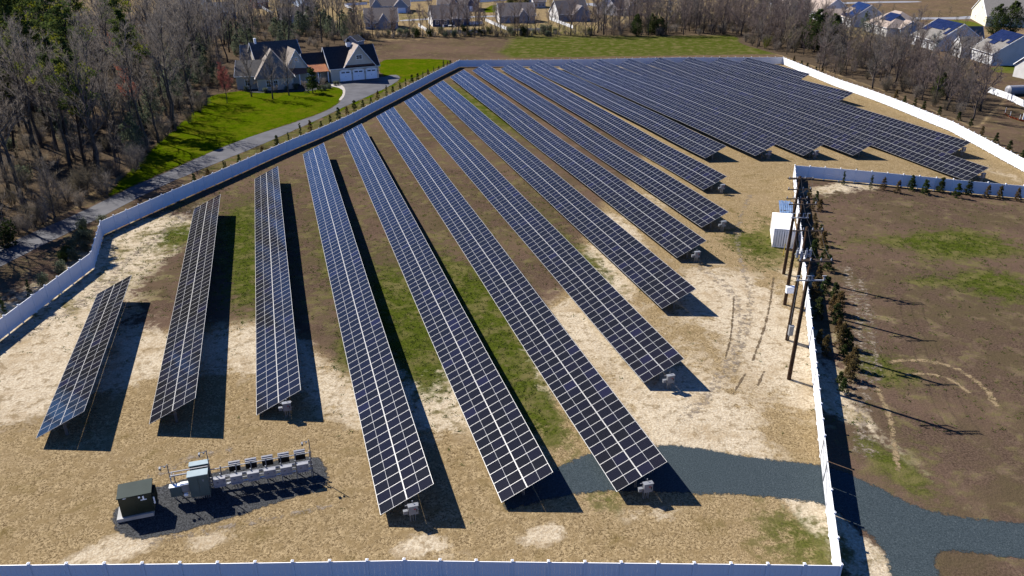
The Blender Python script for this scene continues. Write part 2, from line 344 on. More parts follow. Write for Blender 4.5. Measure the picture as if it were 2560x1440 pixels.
from mathutils.geometry import delaunay_2d_cdt
def resample(pts, step):
    out = []
    for i in range(len(pts)):
        a = Vector(pts[i]); b = Vector(pts[(i + 1) % len(pts)]); n = max(1, int((b - a).length / step))
        out += [a.lerp(b, k / n) for k in range(n)]
    return out
def smooth_ring(pts, it=2):
    for _ in range(it):
        o = []
        for i in range(len(pts)):
            a = pts[i]; b = pts[(i + 1) % len(pts)]; o += [a.lerp(b, .25), a.lerp(b, .75)]
        pts = o
    return pts
def sheet(name, pxs, lift, m, step=1.6, wob=.12, smooth=1, seed=1, world=False, soft=0.0):
    """a thin covering of the ground, bounded by photographed edge points"""
    rnd = random.Random(seed)
    ring = [Vector((p[0], p[1])) for p in pxs] if world else [P(*p).xy for p in pxs]
    ring = smooth_ring(ring, smooth); ring = resample(ring, step)
    ring = [p + Vector((rnd.uniform(-wob, wob), rnd.uniform(-wob, wob))) for p in ring]
    xs = np.array([p.x for p in ring]); ys = np.array([p.y for p in ring])
    g = max(step * 1.3, (xs.max() - xs.min()) / 90)
    X, Y = np.meshgrid(np.arange(xs.min(), xs.max(), g), np.arange(ys.min(), ys.max(), g))
    k = inpoly(X, Y, [(p.x, p.y) for p in ring])
    pts = ring + [Vector((a, b)) for a, b in zip(X[k], Y[k])]
    v, e, f, *_ = delaunay_2d_cdt(pts, [(i, (i + 1) % len(ring)) for i in range(len(ring))], [], 1, 1e-4)
    z = gz(np.array([p.x for p in v]), np.array([p.y for p in v])) + lift
    mb = MB(); mb.add([(p.x, p.y, zz) for p, zz in zip(v, z)], f)
    o = mb.build(name, m, smooth=True)
    if soft:
        vx = np.array([p.x for p in v]); vy = np.array([p.y for p in v]); dm = np.full(len(v), 1e9)
        for a_, b_ in zip(ring, ring[1:] + ring[:1]):
            ex, ey = b_.x - a_.x, b_.y - a_.y; t_ = np.clip(((vx - a_.x) * ex + (vy - a_.y) * ey) / (ex * ex + ey * ey + 1e-9), 0, 1); dm = np.minimum(dm, np.hypot(vx - a_.x - t_ * ex, vy - a_.y - t_ * ey))
        at_ = o.data.attributes.new('edge', 'FLOAT', 'POINT'); at_.data.foreach_set('value', np.clip(dm / soft, 0, 1))
    return tag(o, kind='structure')
def ragged(m, scale=2.2):
    """the covering thins out into the soil along its edge"""
    nt = m.node_tree; b = nt.nodes['Principled BSDF']; pos = nd(nt, 'ShaderNodeNewGeometry').outputs['Position']; e = nd(nt, 'ShaderNodeAttribute', attribute_name='edge').outputs['Fac']
    nt.links.new(mr(nt, ma(nt, 'ADD', e, ma(nt, 'MULTIPLY', ma(nt, 'SUBTRACT', noi(nt, pos, scale, 6, .75), .5), 1.3)), .12, .42), b.inputs['Alpha']); return m
def gravel_mat(name, a, b_, c):
    m, nt, b = newmat(name, .9); b.inputs['Specular IOR Level'].default_value = .05
    pos = nd(nt, 'ShaderNodeNewGeometry').outputs['Position']
    f = noi(nt, pos, 9, 4, .75); g = noi(nt, pos, .5, 5, .65)
    x = mixc(nt, mr(nt, f, .36, .64), a, b_); x = mixc(nt, mr(nt, noi(nt, pos, 22, 2, .5), .66, .74), x, c); x = mixc(nt, mr(nt, g, .5, .8, 0, .5), x, a)
    nt.links.new(x, b.inputs['Base Color'])
    bu = nd(nt, 'ShaderNodeBump'); bu.inputs['Strength'].default_value = .5; bu.inputs['Distance'].default_value = .06
    nt.links.new(f, bu.inputs['Height']); nt.links.new(bu.outputs[0], b.inputs['Normal']); return m
M['road_gravel'] = gravel_mat('blue_grey_gravel', (.019, .027, .031), (.040, .052, .058), (.14, .16, .165))
M['dark_gravel'] = gravel_mat('dark_stone_chippings', (.011, .0115, .0125), (.058, .060, .062), (.16, .16, .16))
ragged(M['road_gravel']); ragged(M['dark_gravel'])
M['asphalt'] = mat('worn_asphalt', (.105, .103, .116), (.065, .064, .075), .35, .85, coord='Object', detail=6, bump=.1)
M['street'] = mat('pale_street_asphalt', (.36, .36, .38), (.30, .30, .32), .2, .85, detail=6)
M['walk'] = mat('pale_paving', (.55, .50, .44), (.48, .43, .38), .8, .85)
def lawn_mat(name, a, b_, c):
    m, nt, b = newmat(name, .9); b.inputs['Specular IOR Level'].default_value = 0.0
    pos = nd(nt, 'ShaderNodeNewGeometry').outputs['Position']
    x = mixc(nt, mr(nt, noi(nt, pos, 3.0, 5, .7), .33, .67), a, b_); x = mixc(nt, mr(nt, noi(nt, pos, .22, 6, .68, .5), .42, .72, 0, .9), x, c); x = mixc(nt, mr(nt, noi(nt, pos, .9, 5, .7), .46, .66, 0, .55), x, tuple(v * .6 for v in a))
    nt.links.new(x, b.inputs['Base Color'])
    bu = nd(nt, 'ShaderNodeBump'); bu.inputs['Strength'].default_value = .6; bu.inputs['Distance'].default_value = .1
    nt.links.new(noi(nt, pos, 6, 3), bu.inputs['Height']); nt.links.new(bu.outputs[0], b.inputs['Normal']); return m
M['lawn'] = lawn_mat('bright_lawn', (.026, .046, .0008), (.058, .080, .0015), (.078, .072, .006))
ragged(M['lawn'], 1.2)
M['lawn2'] = lawn_mat('plain_lawn', (.040, .056, .006), (.075, .085, .014), (.10, .08, .03))
sheet('gravel_road', [(1245, 1232), (1330, 1200), (1400, 1160), (1480, 1122), (1640, 1105), (1760, 1118), (1850, 1135), (1960, 1148), (2060, 1158), (2145, 1190), (2190, 1212), (2245, 1238), (2290, 1262),
    (2400, 1290), (2560, 1302), (2900, 1312), (2900, 1425), (2560, 1405), (2450, 1390), (2375, 1382), (2348, 1390), (2350, 1420), (2385, 1520), (2440, 1700), (2290, 1700), (2220, 1440), (2205, 1390), (2180, 1345),
    (2110, 1310), (2070, 1268), (1990, 1255), (1900, 1245), (1730, 1240), (1560, 1232), (1440, 1240), (1340, 1262), (1265, 1285), (1250, 1262)], .018, M['road_gravel'], step=.8, wob=.05, seed=3, soft=1.0)
sheet('gravel_patch', [(268, 1322), (286, 1256), (420, 1203), (600, 1164), (770, 1136), (806, 1142), (828, 1188), (820, 1224), (700, 1258), (560, 1306), (430, 1340), (330, 1358)], .018, M['dark_gravel'], step=.4, wob=.05, soft=.7, seed=4)
sheet('driveway', [(-160, 690), (0, 618), (100, 574), (200, 532), (280, 492), (340, 464), (400, 438), (480, 402), (560, 367), (640, 337), (720, 312), (800, 285), (842, 264), (862, 240), (864, 219), (832, 207), (826, 203), (950, 194), (985, 186), (1003, 192), (990, 207),
    (940, 232), (880, 258), (800, 297), (720, 332), (640, 368), (560, 400), (500, 425), (420, 458), (330, 503), (250, 545), (150, 592), (60, 637), (0, 667), (-140, 738)], .03, M['asphalt'], step=1.2, wob=.05, seed=5)
sheet('lawn', [(500, 262), (520, 238), (600, 226), (760, 210), (830, 204), (866, 216), (864, 240), (843, 265), (800, 286), (640, 338), (480, 403), (340, 465), (240, 512), (300, 440), (430, 322)], .016, M['lawn'], step=1.5, wob=.2, seed=6, soft=2.0)
sheet('lawn', [(940, 150), (1020, 146), (1090, 147), (1140, 151), (1085, 176), (1010, 205), (940, 240), (850, 280), (760, 322), (640, 373), (560, 405), (640, 366), (880, 257), (985, 208), (1000, 196), (985, 186), (950, 194)], .014, M['lawn'], step=1.5, wob=.2, seed=7, soft=1.2)

# ruts, old wheel tracks and the pale turning circle: narrow broken strips on the soil
def strip_mat(name, a, b_, dens):
    m, nt, b = newmat(name, .95); b.inputs['Specular IOR Level'].default_value = 0
    pos = nd(nt, 'ShaderNodeNewGeometry').outputs['Position']; at_ = nd(nt, 'ShaderNodeAttribute', attribute_name='edge').outputs['Fac']
    nt.links.new(mixc(nt, mr(nt, noi(nt, pos, 6, 4, .7), .35, .65), a, b_), b.inputs['Base Color'])
    k = ma(nt, 'ADD', ma(nt, 'MULTIPLY', at_, dens), ma(nt, 'MULTIPLY', ma(nt, 'SUBTRACT', noi(nt, pos, 1.6, 7, .75), .5), 2.4))
    nt.links.new(mr(nt, k, .35, .75), b.inputs['Alpha']); return m
M['rut'] = strip_mat('damp_rut_soil', (.06, .043, .027), (.12, .088, .055), .72)
M['track'] = strip_mat('dry_track_straw', (.14, .10, .055), (.225, .17, .10), .70)
M['pale_track'] = strip_mat('pale_wheel_track', (.15, .12, .09), (.225, .185, .14), .46)
def strip(name, pxs, w_, m, seed, lift=.02):
    pts = [P(*p).xy for p in pxs]; r = random.Random(seed)
    for _ in range(3): pts = [pts[0]] + [q for a, b in zip(pts[:-1], pts[1:]) for q in (a.lerp(b, .25), a.lerp(b, .75))] + [pts[-1]]
    vs, ed, n_ = [], [], len(pts)
    for i, p in enumerate(pts):
        q = pts[min(i + 1, n_ - 1)] - pts[max(i - 1, 0)]; q.normalize(); t = Vector((-q.y, q.x)) * w_ * r.uniform(.75, 1.25); fe = min(1, i / 4, (n_ - 1 - i) / 4)
        for k, e in ((-1, 0), (-.5, .75), (0, 1), (.5, .75), (1, 0)): v = p + t * k; vs.append((v.x, v.y, float(gz(v.x, v.y)) + lift)); ed.append(e * fe)
    mb = MB(); mb.add(vs, [(i * 5 + k, i * 5 + k + 1, i * 5 + k + 6, i * 5 + k + 5) for i in range(n_ - 1) for k in range(4)])
    o = mb.build(name, m); at_ = o.data.attributes.new('edge', 'FLOAT', 'POINT'); at_.data.foreach_set('value', ed); tag(o, kind='structure')
strip('wheel_rut', [(1934, 690), (1928, 740), (1921, 780), (1908, 830), (1893, 870), (1880, 905)], .2, M['rut'], 31)
strip('wheel_rut', [(1866, 930), (1850, 955), (1830, 990)], .18, M['rut'], 32); strip('wheel_rut', [(1912, 925), (1898, 955), (1893, 965)], .18, M['rut'], 33); strip('wheel_rut', [(1835, 735), (1832, 790), (1826, 850), (1812, 900)], .17, M['rut'], 34)
strip('wheel_track', [(1700, 640), (1800, 700), (1850, 760), (1850, 850), (1800, 960), (1700, 1060)], 1.1, M['pale_track'], 35); strip('wheel_track', [(1880, 480), (1850, 540), (1840, 600), (1860, 680), (1880, 760), (1860, 860), (1820, 960)], .7, M['pale_track'], 36)
strip('wheel_track', [(2215, 906), (2290, 899), (2350, 908), (2400, 925), (2445, 955), (2475, 985), (2490, 1020)], .5, M['track'], 37); strip('wheel_track', [(2262, 938), (2310, 933), (2360, 942), (2400, 962), (2424, 986)], .4, M['track'], 38)
strip('wheel_track', [(2148, 690), (2160, 740), (2178, 820), (2188, 900), (2190, 960)], 1.0, M['pale_track'], 39); strip('wheel_track', [(2108, 660), (2130, 720), (2150, 800), (2150, 860), (2165, 960), (2150, 1050), (2165, 1150)], 1.3, M['pale_track'], 40); strip('wheel_track', [(2190, 960), (2225, 1040), (2235, 1110), (2245, 1180)], .4, M['track'], 41)
strip('wheel_track', [(0, 870), (120, 810), (250, 730), (330, 640), (420, 570), (520, 500)], 1.8, M['pale_track'], 42); strip('wheel_track', [(600, 1120), (480, 1140), (380, 1190), (330, 1240)], .8, M['pale_track'], 43)
strip('wheel_rut', [(395, 640), (440, 622), (470, 605)], .22, M['rut'], 44); strip('wheel_rut', [(420, 660), (450, 648), (476, 632)], .2, M['rut'], 45)
strip('wheel_track', [(330, 1360), (520, 1330), (700, 1290), (840, 1262)], .5, M['pale_track'], 46)
# ------------------------------------------------------------------ solar arrays
def cell_mat():
    m, nt, b = newmat('solar_cells', .08)
    g = nd(nt, 'ShaderNodeNewGeometry'); oi = nd(nt, 'ShaderNodeObjectInfo').outputs['Random']
    r = ma(nt, 'FRACT', ma(nt, 'ADD', g.outputs['Random Per Island'], oi))
    c = mixc(nt, mr(nt, r, .25, .95), (.0060, .0060, .0070), (.0065, .0065, .0115))
    c = mixc(nt, mr(nt, r, .93, .99), c, (.009, .009, .022))
    uv = nd(nt, 'ShaderNodeUVMap').outputs[0]
    sx = nd(nt, 'ShaderNodeSeparateXYZ'); nt.links.new(uv, sx.inputs[0])
    def line(s, n, w_):
        f = ma(nt, 'FRACT', ma(nt, 'MULTIPLY', s, n)); return ma(nt, 'GREATER_THAN', ma(nt, 'ABSOLUTE', ma(nt, 'SUBTRACT', f, .5)), .5 - w_)
    l = ma(nt, 'MAXIMUM', line(sx.outputs[0], 12, .035), line(sx.outputs[1], 6, .02))
    c = mixc(nt, ma(nt, 'MULTIPLY', l, .22), c, (.07, .07, .09))
    c = mixc(nt, ma(nt, 'MULTIPLY', noi(nt, nd(nt, 'ShaderNodeNewGeometry').outputs['Position'], .9, 4), .07), c, (.05, .047, .045))
    nt.links.new(c, b.inputs['Base Color']); b.inputs['IOR'].default_value = 1.5; b.inputs['Specular IOR Level'].default_value = .10
    return m
M['cells'] = cell_mat()
M['frame'] = mat('anodised_panel_frame', (.47, .455, .43), (.41, .40, .38), 2, .4, metal=.0, spec=.5)
M['back'] = mat('white_backsheet', (.60, .60, .60), (.54, .54, .55), 1, .6)
PL, PW, PT = 2.135, 1.066, .035              # panel: long side up the slope, short side along the row
PITCHM = 1.077
def panel_geo(mb, uvs, T=None):
    """one framed panel of two half-cell fields; top at z=0"""
    a, b = PL / 2, PW / 2; fs, fl, mid = .033, .022, .011     # frame and white margin at short ends, long sides, middle bar
    def q(x0, x1, y0, y1, z, mi, uv=False):
        p = [Vector((x0, y0, z)), Vector((x1, y0, z)), Vector((x1, y1, z)), Vector((x0, y1, z))]
        mb.add([T @ v for v in p] if T else p, [(0, 1, 2, 3)], mi)
        uvs.extend([(0, 0), (1, 0), (1, 1), (0, 1)] if uv else [(0, 0)] * 4)
    z = 0
    q(-a + fs, -mid, -b + fl, b - fl, z, 0, True); q(mid, a - fs, -b + fl, b - fl, z, 0, True)
    q(-mid, mid, -b + fl, b - fl, z, 2)
    q(-a, a, -b, -b + fl, z, 1); q(-a, a, b - fl, b, z, 1); q(-a, -a + fs, -b + fl, b - fl, z, 1); q(a - fs, a, -b + fl, b - fl, z, 1)
    ring = [Vector((-a, -b, 0)), Vector((a, -b, 0)), Vector((a, b, 0)), Vector((-a, b, 0))]; lo = [p - Vector((0, 0, PT)) for p in ring]
    for i in range(4):
        p = [lo[i], lo[(i + 1) % 4], ring[(i + 1) % 4], ring[i]]; mb.add([T @ v for v in p] if T else p, [(0, 1, 2, 3)], 1); uvs.extend([(0, 0)] * 4)
    p = lo[::-1]; mb.add([T @ v for v in p] if T else p, [(0, 1, 2, 3)], 2); uvs.extend([(0, 0)] * 4)
def panel_mesh(mb, uvs, name):
    m_ = mb.mesh(name, [M['cells'], M['frame'], M['back']]); l = m_.uv_layers.new(name='UVMap')
    l.data.foreach_set('uv', np.array(uvs, np.float32).ravel()); return m_
_mb = MB(); _u = []; panel_geo(_mb, _u); PANEL = panel_mesh(_mb, _u, 'solar_panel')
def post_mesh():
    """driven I-post with a tilted rafter and a knee brace; origin on the ground under the middle of the table"""
    mb = MB(); hc = H0 + TW / 2 * math.sin(TILT) - .14
    mb.box((0, 0, hc / 2 - .25), (.012, .10, hc + .5)); mb.box((-.06, 0, hc / 2 - .25), (.10, .012, hc + .5)); mb.box((.06, 0, hc / 2 - .25), (.10, .012, hc + .5))
    r = Matrix.Rotation(-TILT, 3, 'Y'); mb.box((0, .08, hc + .02), (3.7, .06, .10), rot=r)
    c, s = math.cos(TILT), math.sin(TILT)
    mb.tube([(0, .08, .55), (-1.15 * c, .08, hc - 1.15 * s)], .03, 5); mb.tube([(0, .08, .75), (1.15 * c, .08, hc + 1.15 * s)], .03, 5)
    return mb.mesh('support_post', M['steel_dark'])
POST = post_mesh()
rowlabels = ['shortest solar row, beside the bend in the white fence'] + [None] * 18
rz_row = -GA                                   # local x across the row, local y along it
rng = random.Random(5)
def und(t, s): return .10 * math.sin(t / 15.0 + s * .05) + .06 * math.sin(t / 7.3 + s * .11)
for i, (s, tn, tf, zn, zf) in enumerate(ROWS):
    o2 = PE * s + AL * tn
    lab = 'shortest of the solar panel rows, beside the bent white fence' if i == 0 else \
          'solar panel row against the long white sunlit fence, farthest from the shortest row' if i == 18 else \
          f'long tilted row of dark solar panels, {ordn(i)} counting from the shortest row'
    root = thing('solar_array', lab, 'solar array', (o2[0], o2[1], 0), -GA, 'solar panel rows in the fenced field')
    n = int(round((tf - tn) / PITCHM)); L = n * PITCHM
    def zt(t):
        k = t / L; e = min(1, k * 6, (1 - k) * 6); return zn + (zf - zn) * k + und(tn + t, s) * max(0, e) * (1.0 if i > 7 else .5)
    cells = [(k, j) for k in range(n) for j in (0, 1)]
    gap = rng.randrange(9, 16)
    rest = MB(); ru = []
    for c, (k, j) in enumerate(cells):
        t = (k + .5) * PITCHM; z = zt(t); sl_ = (zt(min(t + .5, L)) - zt(max(t - .5, 0)))
        d = PL / 2 + .008 + j * (PL + .014) ; x = d * math.cos(TILT); zz = z + H0 + d * math.sin(TILT)
        T = Matrix.Translation((x, t, zz)) @ Matrix.Rotation(math.atan(sl_), 4, 'X') @ Matrix.Rotation(-TILT, 4, 'Y') @ Matrix.Rotation(rng.gauss(0, .0022), 4, 'X') @ Matrix.Rotation(rng.gauss(0, .0022), 4, 'Y')
        if c < 100: ob('solar_panel', PANEL, root, T)
        else: panel_geo(rest, ru, T)
    if ru:
        o = ob('solar_panel_run', panel_mesh(rest, ru, 'solar_panel_run'), root); o['kind'] = 'stuff'; o['label'] = 'far remainder of the row, its panels too many to part'
    xm = TW / 2 * math.cos(TILT); npst = max(2, int(L / 4.6)); 
    for k in range(npst):
        t = .9 + (L - 1.8) * k / (npst - 1); ob('support_post', POST, root, Matrix.Translation((xm, t, zt(t))))
    for d in (.55, 1.62, 2.70, 3.77):
        pr = MB(); m_ = max(2, int(L / 5)); pr.tube([(d * math.cos(TILT) + .06 * math.sin(TILT), L * a / m_, zt(L * a / m_) + H0 + d * math.sin(TILT) - .075) for a in range(m_ + 1)], .035, 4)
        pr.build('purlin', M['steel_dark'], root)
# ------------------------------------------------------------------ combiner boxes at the row ends
def combiner(loc, rz, label):
    t = thing('combiner_box', label, 'combiner box', loc, rz, 'grey combiner boxes at the row ends')
    p = MB(); p.box((-.22, .1, .45), (.05, .05, 1.1)); p.box((.22, .1, .45), (.05, .05, 1.1)); p.box((0, .08, 1.02), (1.15, .05, .06)); p.box((0, .08, 1.62), (1.15, .05, .06)); p.box((-.22, .1, 1.3), (.05, .05, .7)); p.box((.22, .1, 1.3), (.05, .05, .7))
    p.build('stand', M['galv'], t)
    b = MB(); b.box((.05, -.12, 1.30), (.78, .34, .85)); b.build('enclosure', M['grey_box'], t)
    l = MB(); l.box((.05, -.13, 1.745), (.86, .44, .035)); l.build('rain_hood', M['grey_box'], t)
    d = MB(); d.box((.16, -.297, 1.42), (.16, .03, .10)); d.build('warning_label', M['red'], t)
    h = MB(); h.box((.30, -.33, 1.28), (.06, .08, .22)); h.build('switch_handle', M['black'], t)
    s_ = MB(); s_.box((-.58, -.05, 1.08), (.34, .24, .30)); s_.box((-.58, -.05, 1.25), (.38, .28, .03)); s_.build('junction_box', M['grey_box'], t)
    c = MB()
    for x in (-.18, 0, .2): c.tube([(x, -.1, .88), (x, -.06, .5), (x, 0, -.3)], .032, 6)
    c.build('conduit', M['galv'], t)
    g = MB(); g.tube([(0.05, .08, 1.6), (.05, .08, 1.95)], .02, 6); g.tube([(.05, .08, 1.95), (.05, .08, 2.0)], .05, 8); g.build('antenna', M['grey_box'], t)
    t.scale = (.86, .86, .86); return t
cb = [(3, 720, 1042), (4, 1033, 1302), (6, 1614, 1246), (7, 1671, 972), (9, 1739, 656), (10, 1805, 578), (11, 1803, 484), (13, 1920, 398), (14, 2037, 397), (16, 2452, 455), (17, 2404, 389)]
c0 = None
for k, px, py in cb:
    p = P(px, py); lb = f'grey combiner box on a stand ending the {ordn(k - 1)} solar row from the shortest'
    if c0 is None: c0 = combiner(p, -GA, lb)
    else: dup(c0, p, -GA + .04 * (k % 3 - 1), label=lb)
# ------------------------------------------------------------------ white vinyl fences
BAY = 2.31
def bay_mesh(L, name='fence_panel', h=2.02):
    mb = MB(); mb.box((L / 2, 0, h - .05), (L - .10, .05, .10)); mb.box((L / 2, 0, .20), (L - .10, .05, .16)); n = 13
    wdt = (L - .12) / n
    for k in range(n): mb.box((.06 + wdt * (k + .5), (.003 if k % 2 else -.003), h / 2 + .06), (wdt - .004, .022, h - .28))
    return mb.mesh(name, M['vinyl'])
def post_m(h=2.12, w_=.127, name='fence_post'):
    mb = MB(); mb.box((0, 0, h / 2 - .3), (w_, w_, h + .6)); mb.box((0, 0, h + .02), (w_ + .05, w_ + .05, .04))
    a = w_ / 2 + .01; mb.add([(-a, -a, h + .04), (a, -a, h + .04), (a, a, h + .04), (-a, a, h + .04), (0, 0, h + .10)], [(0, 1, 4), (1, 2, 4), (2, 3, 4), (3, 0, 4)])
    return mb.mesh(name, M['vinyl'])
FPOST = post_m(); BAYS = {}
def fence(pts, label, skip=None, start_post=True, end_post=True, bay=BAY, h=2.02, post=None, group='white fences round the solar field'):
    pts = [Vector((p.x, p.y, 0)) for p in pts]; post = post or FPOST
    root = thing('white_fence', label, 'fence', (pts[0].x, pts[0].y, float(gz(pts[0].x, pts[0].y))), 0, group); z0 = root.location.z
    at_ = []; 
    for a, b in zip(pts[:-1], pts[1:]):
        n = max(1, round((b - a).length / bay)); at_ += [a.lerp(b, k / n) for k in range(n)]
    at_.append(pts[-1])
    for i, p in enumerate(at_):
        z = float(gz(p.x, p.y)) - z0
        if not ((i == 0 and not start_post) or (i == len(at_) - 1 and not end_post) or (skip and skip(p))): 
            ob('fence_post', post, root, Matrix.Translation((p.x - pts[0].x, p.y - pts[0].y, z)))
        if i + 1 < len(at_):
            q = at_[i + 1]
            if skip and skip((p + q) / 2): continue
            d = q - p; L = d.length; key = (round(L, 2), h)
            if key not in BAYS: BAYS[key] = bay_mesh(L, h=h)
            dz = float(gz(q.x, q.y)) - z0 - z
            T = Matrix.Translation((p.x - pts[0].x, p.y - pts[0].y, z)) @ Matrix.Rotation(math.atan2(d.y, d.x), 4, 'Z')
            T = T @ Matrix(((1, 0, 0, 0), (0, 1, 0, 0), (dz / L, 0, 1, 0), (0, 0, 0, 1)))
            ob('fence_panel', BAYS[key], root, T)
    return root
fence(F_NEAR, 'white board fence along the bottom of the view, seen from its shaded outer side')
fence(F_LEFT, 'shaded white fence past the shortest solar row, up to the short crooked piece')
fence(F_KINK, 'short crooked piece joining two long shaded white fences', start_post=False)
fence(F_LONG, 'long shaded white fence along the driveway and lawn, looking blue', start_post=False)
fence(F_TOP, 'white fence behind the far ends of the rows, before the green meadow', start_post=False)
fence(F_FAR, 'blazing sunlit white fence in front of the brown thicket', start_post=False)
fence(F_ELL, 'blue-looking shaded fence with young conifers planted in front', start_post=False)
GA0, GA1 = P(2078.5, 1223, FH), P(2062, 1088, FH)        # the two gate ends on the fence by the gravel road
def in_gate(p): 
    d = (GA1 - GA0).xy; t = (Vector((p.x, p.y)) - GA0.xy).dot(d) / d.length_squared
    return -.02 < t < 1.02
gd = (GA1 - GA0); gd.z = 0; gl = gd.length; gu = gd.normalized()
fence([F_GATE[0], GA0 - gu * .02], 'sunlit fence stub between the gate and the nearest corner', start_post=False)
fence([GA1 + gu * .02, F_GATE[1]], 'sunlit white fence beside the utility poles, from gate to far corner')
def gate_leaf(base, ang, L, label):
    r = thing('gate_leaf', label, 'gate', (base.x, base.y, 0), ang, 'double gate on the gravel road')
    m_ = bay_mesh(L, 'gate_panel', 1.98); p = ob('gate_panel', m_, r, Matrix.Translation((0, 0, .06)))
    f = MB(); f.box((.05, .035, 1.05), (.06, .05, 1.95)); f.box((L - .05, .035, 1.05), (.06, .05, 1.95)); f.box((L / 2, .035, .22), (L, .05, .06)); f.box((L / 2, .035, 1.9), (L, .05, .06))
    f.box((L / 2, .036, 1.05), (math.hypot(L, 1.6), .04, .05), rot=Matrix.Rotation(-math.atan2(1.6, L), 3, 'Y')); f.build('gate_frame', M['galv'], r)
    h = MB(); h.box((.0, .06, .5), (.12, .04, .12)); h.box((.0, .06, 1.6), (.12, .04, .12)); h.build('hinge', M['galv'], r)
lw = (gl - .30) / 2; ang = math.atan2(gu.y, gu.x)
gate_leaf(Vector((GA0.x, GA0.y, 0)) + gu * .13, ang, lw, 'white gate leaf across the gravel road, next to the corner stub')
gate_leaf(Vector((GA0.x, GA0.y, 0)) + gu * (.15 + lw), ang, lw, 'white gate leaf across the gravel road, next to the pole-side fence')

# ------------------------------------------------------------------ utility poles
def pole(base, h, label, kind):
    t = thing('utility_pole', label, 'utility pole', base, 0, 'utility poles inside the fence')
    lean = Vector((.012 * h, 0.0, 0))
    p = MB(); p.tube([(0, 0, -1), (0, 0, 0), lean * .5 + Vector((0, 0, h / 2)), lean + Vector((0, 0, h))], [.20, .195, .17, .14], 12); p.build('pole_shaft', M['creosote'], t, smooth=True)
    def arm(z, w_, double=False, x0=0.0, n=3, mat_='arm_wood'):
        xx = lean.x * z / h + x0; a = MB()
        if double: a.box((xx, -.17, z), (w_, .09, .12)); a.box((xx, .17, z), (w_, .09, .12))
        else: a.box((xx, -.17, z), (w_, .09, .12))
        for sx in (-1, 1): a.tube([(xx + sx * w_ * .30, -.17, z - .03), (xx - x0, -.12, z - .75)], .022, 4)
        o = a.build('crossarm', M[mat_], t); ins = []
        for k in range(n):
            x = xx - w_ / 2 + .12 + (w_ - .24) * k / (n - 1); i_ = MB()
            i_.tube([(x, -.17, z + .05), (x, -.17, z + .12), (x, -.17, z + .13), (x, -.17, z + .2), (x, -.17, z + .21), (x, -.17, z + .3)], [.02, .03, .075, .03, .065, .03], 8)
            i_.build('insulator', M['porcelain'], o)
    if kind == 1:
        arm(h - .25, 2.9, True, .35, 4)
        sw = MB(); z = h - 2.0; x0 = lean.x * z / h
        sw.box((x0 + .15, -.24, z), (2.4, .10, .10))
        for x in (-.95, -.05, .25, 1.3):
            sw.tube([(x0 + x, -.3, z), (x0 + x, -.3, z + .42)], .055, 6); sw.box((x0 + x, -.3, z + .45), (.34, .08, .05)); sw.tube([(x0 + x - .14, -.3, z + .45), (x0 + x + .14, -.3, z + .15)], .03, 5)
        sw.build('switch_gear', M['porcelain'], t)
    if kind == 2:
        arm(h - .3, 2.9, False, .05, 4)
        z = h - 2.6; b = MB()
        for dx, dy in ((-.5, -.3), (-.15, -.45), (.35, -.3), (.75, -.2)):
            b.tube([(dx, dy, z - .35), (dx, dy, z + .35)], [.14, .14], 8); b.tube([(dx, dy, z + .35), (dx, dy, z + .55), (dx + .05, dy, z + .6)], [.05, .06, .03], 6)
        b.box((.1, -.25, z - .05), (1.6, .1, .1)); b.build('recloser', M['porcelain'], t)
        c = MB(); c.box((.1, -.34, 1.25), (.42, .34, 1.0)); c.box((.1, -.36, 1.78), (.48, .42, .05)); c.build('control_box', M['grey_box'], t)
    if kind == 3:
        arm(h - .25, 2.9, False, 0, 4)
        z = h - 1.7; b = MB(); b.box((0, -.22, z), (1.9, .1, .1))
        for x in (-.75, -.2, .35, .8): b.tube([(x, -.28, z), (x, -.28, z + .45)], [.07, .05], 7); b.box((x + .1, -.28, z + .5), (.3, .05, .05))
        b.build('switch_gear', M['porcelain'], t)
        c = MB(); c.box((.22, -.3, 1.95), (.85, .4, .72)); c.box((.22, -.31, 2.33), (.92, .48, .05)); c.build('meter_cabinet', M['sticker'], t)
    if kind == 4:
        arm(h - .25, 2.9, True, .1, 4); arm(h - 1.5, 2.7, False, .1, 4); arm(h - 2.6, 2.5, False, 0, 4)
        l = MB()
        for x in (-1.1, -.6, .85): l.tube([(x, -.17, h - 2.6), (x - .1, -.2, h - 3.2), (x + .05, -.2, h - 3.6), (x + .35, -.15, h - 3.6)], .018, 5)
        l.build('jumper_loop', M['cable'], t)
    if kind == 2: g = MB(); g.tube([(-.02, -.21, .2), (-.02, -.21, 3.0), (lean.x * .5, -.18, h * .55)], .03, 6); g.build('riser_conduit', M['steel_dark'], t)
    return t
PB = [(P(1972, 948), 12.1, 1), (P(1967.4, 850), 12.1, 2), (P(1961.5, 761.5), 11.9, 3), (P(1959, 685), 12.1, 4)]
LABS = ['dark wooden utility pole nearest the gate, with switch gear under a double crossarm', 'wooden utility pole with a tall grey control box low down, second from the gate',
        'wooden utility pole carrying a square white cabinet low down', 'wooden utility pole beside the beige container, with three crossarms']
for (b, h, k), lb in zip(PB, LABS): pole(b, h, lb, k)
def wire(a, b, sag, label, rad=.010):
    mb = MB(); pts = [a.lerp(b, k / 10) - Vector((0, 0, sag * 4 * (k / 10) * (1 - k / 10))) for k in range(11)]
    mb.tube(pts, rad, 4); tag(mb.build('power_line', M['cable']), label, 'wire', 'wires between the utility poles')
names = ['gate-side', 'second', 'third', 'container-side']
for i in range(3):
    a, ha, _ = PB[i]; b, hb, _ = PB[i + 1]
    for x, wh in ((1.35, 'outer'), (.15, 'middle'), (-1.1, 'inner')):
        wire(a + Vector((x + .3, -.17, ha + .1)), b + Vector((x, -.17, hb - .05)), .35, f'thin {wh} wire sagging from the {names[i]} utility pole to the {names[i + 1]} one')
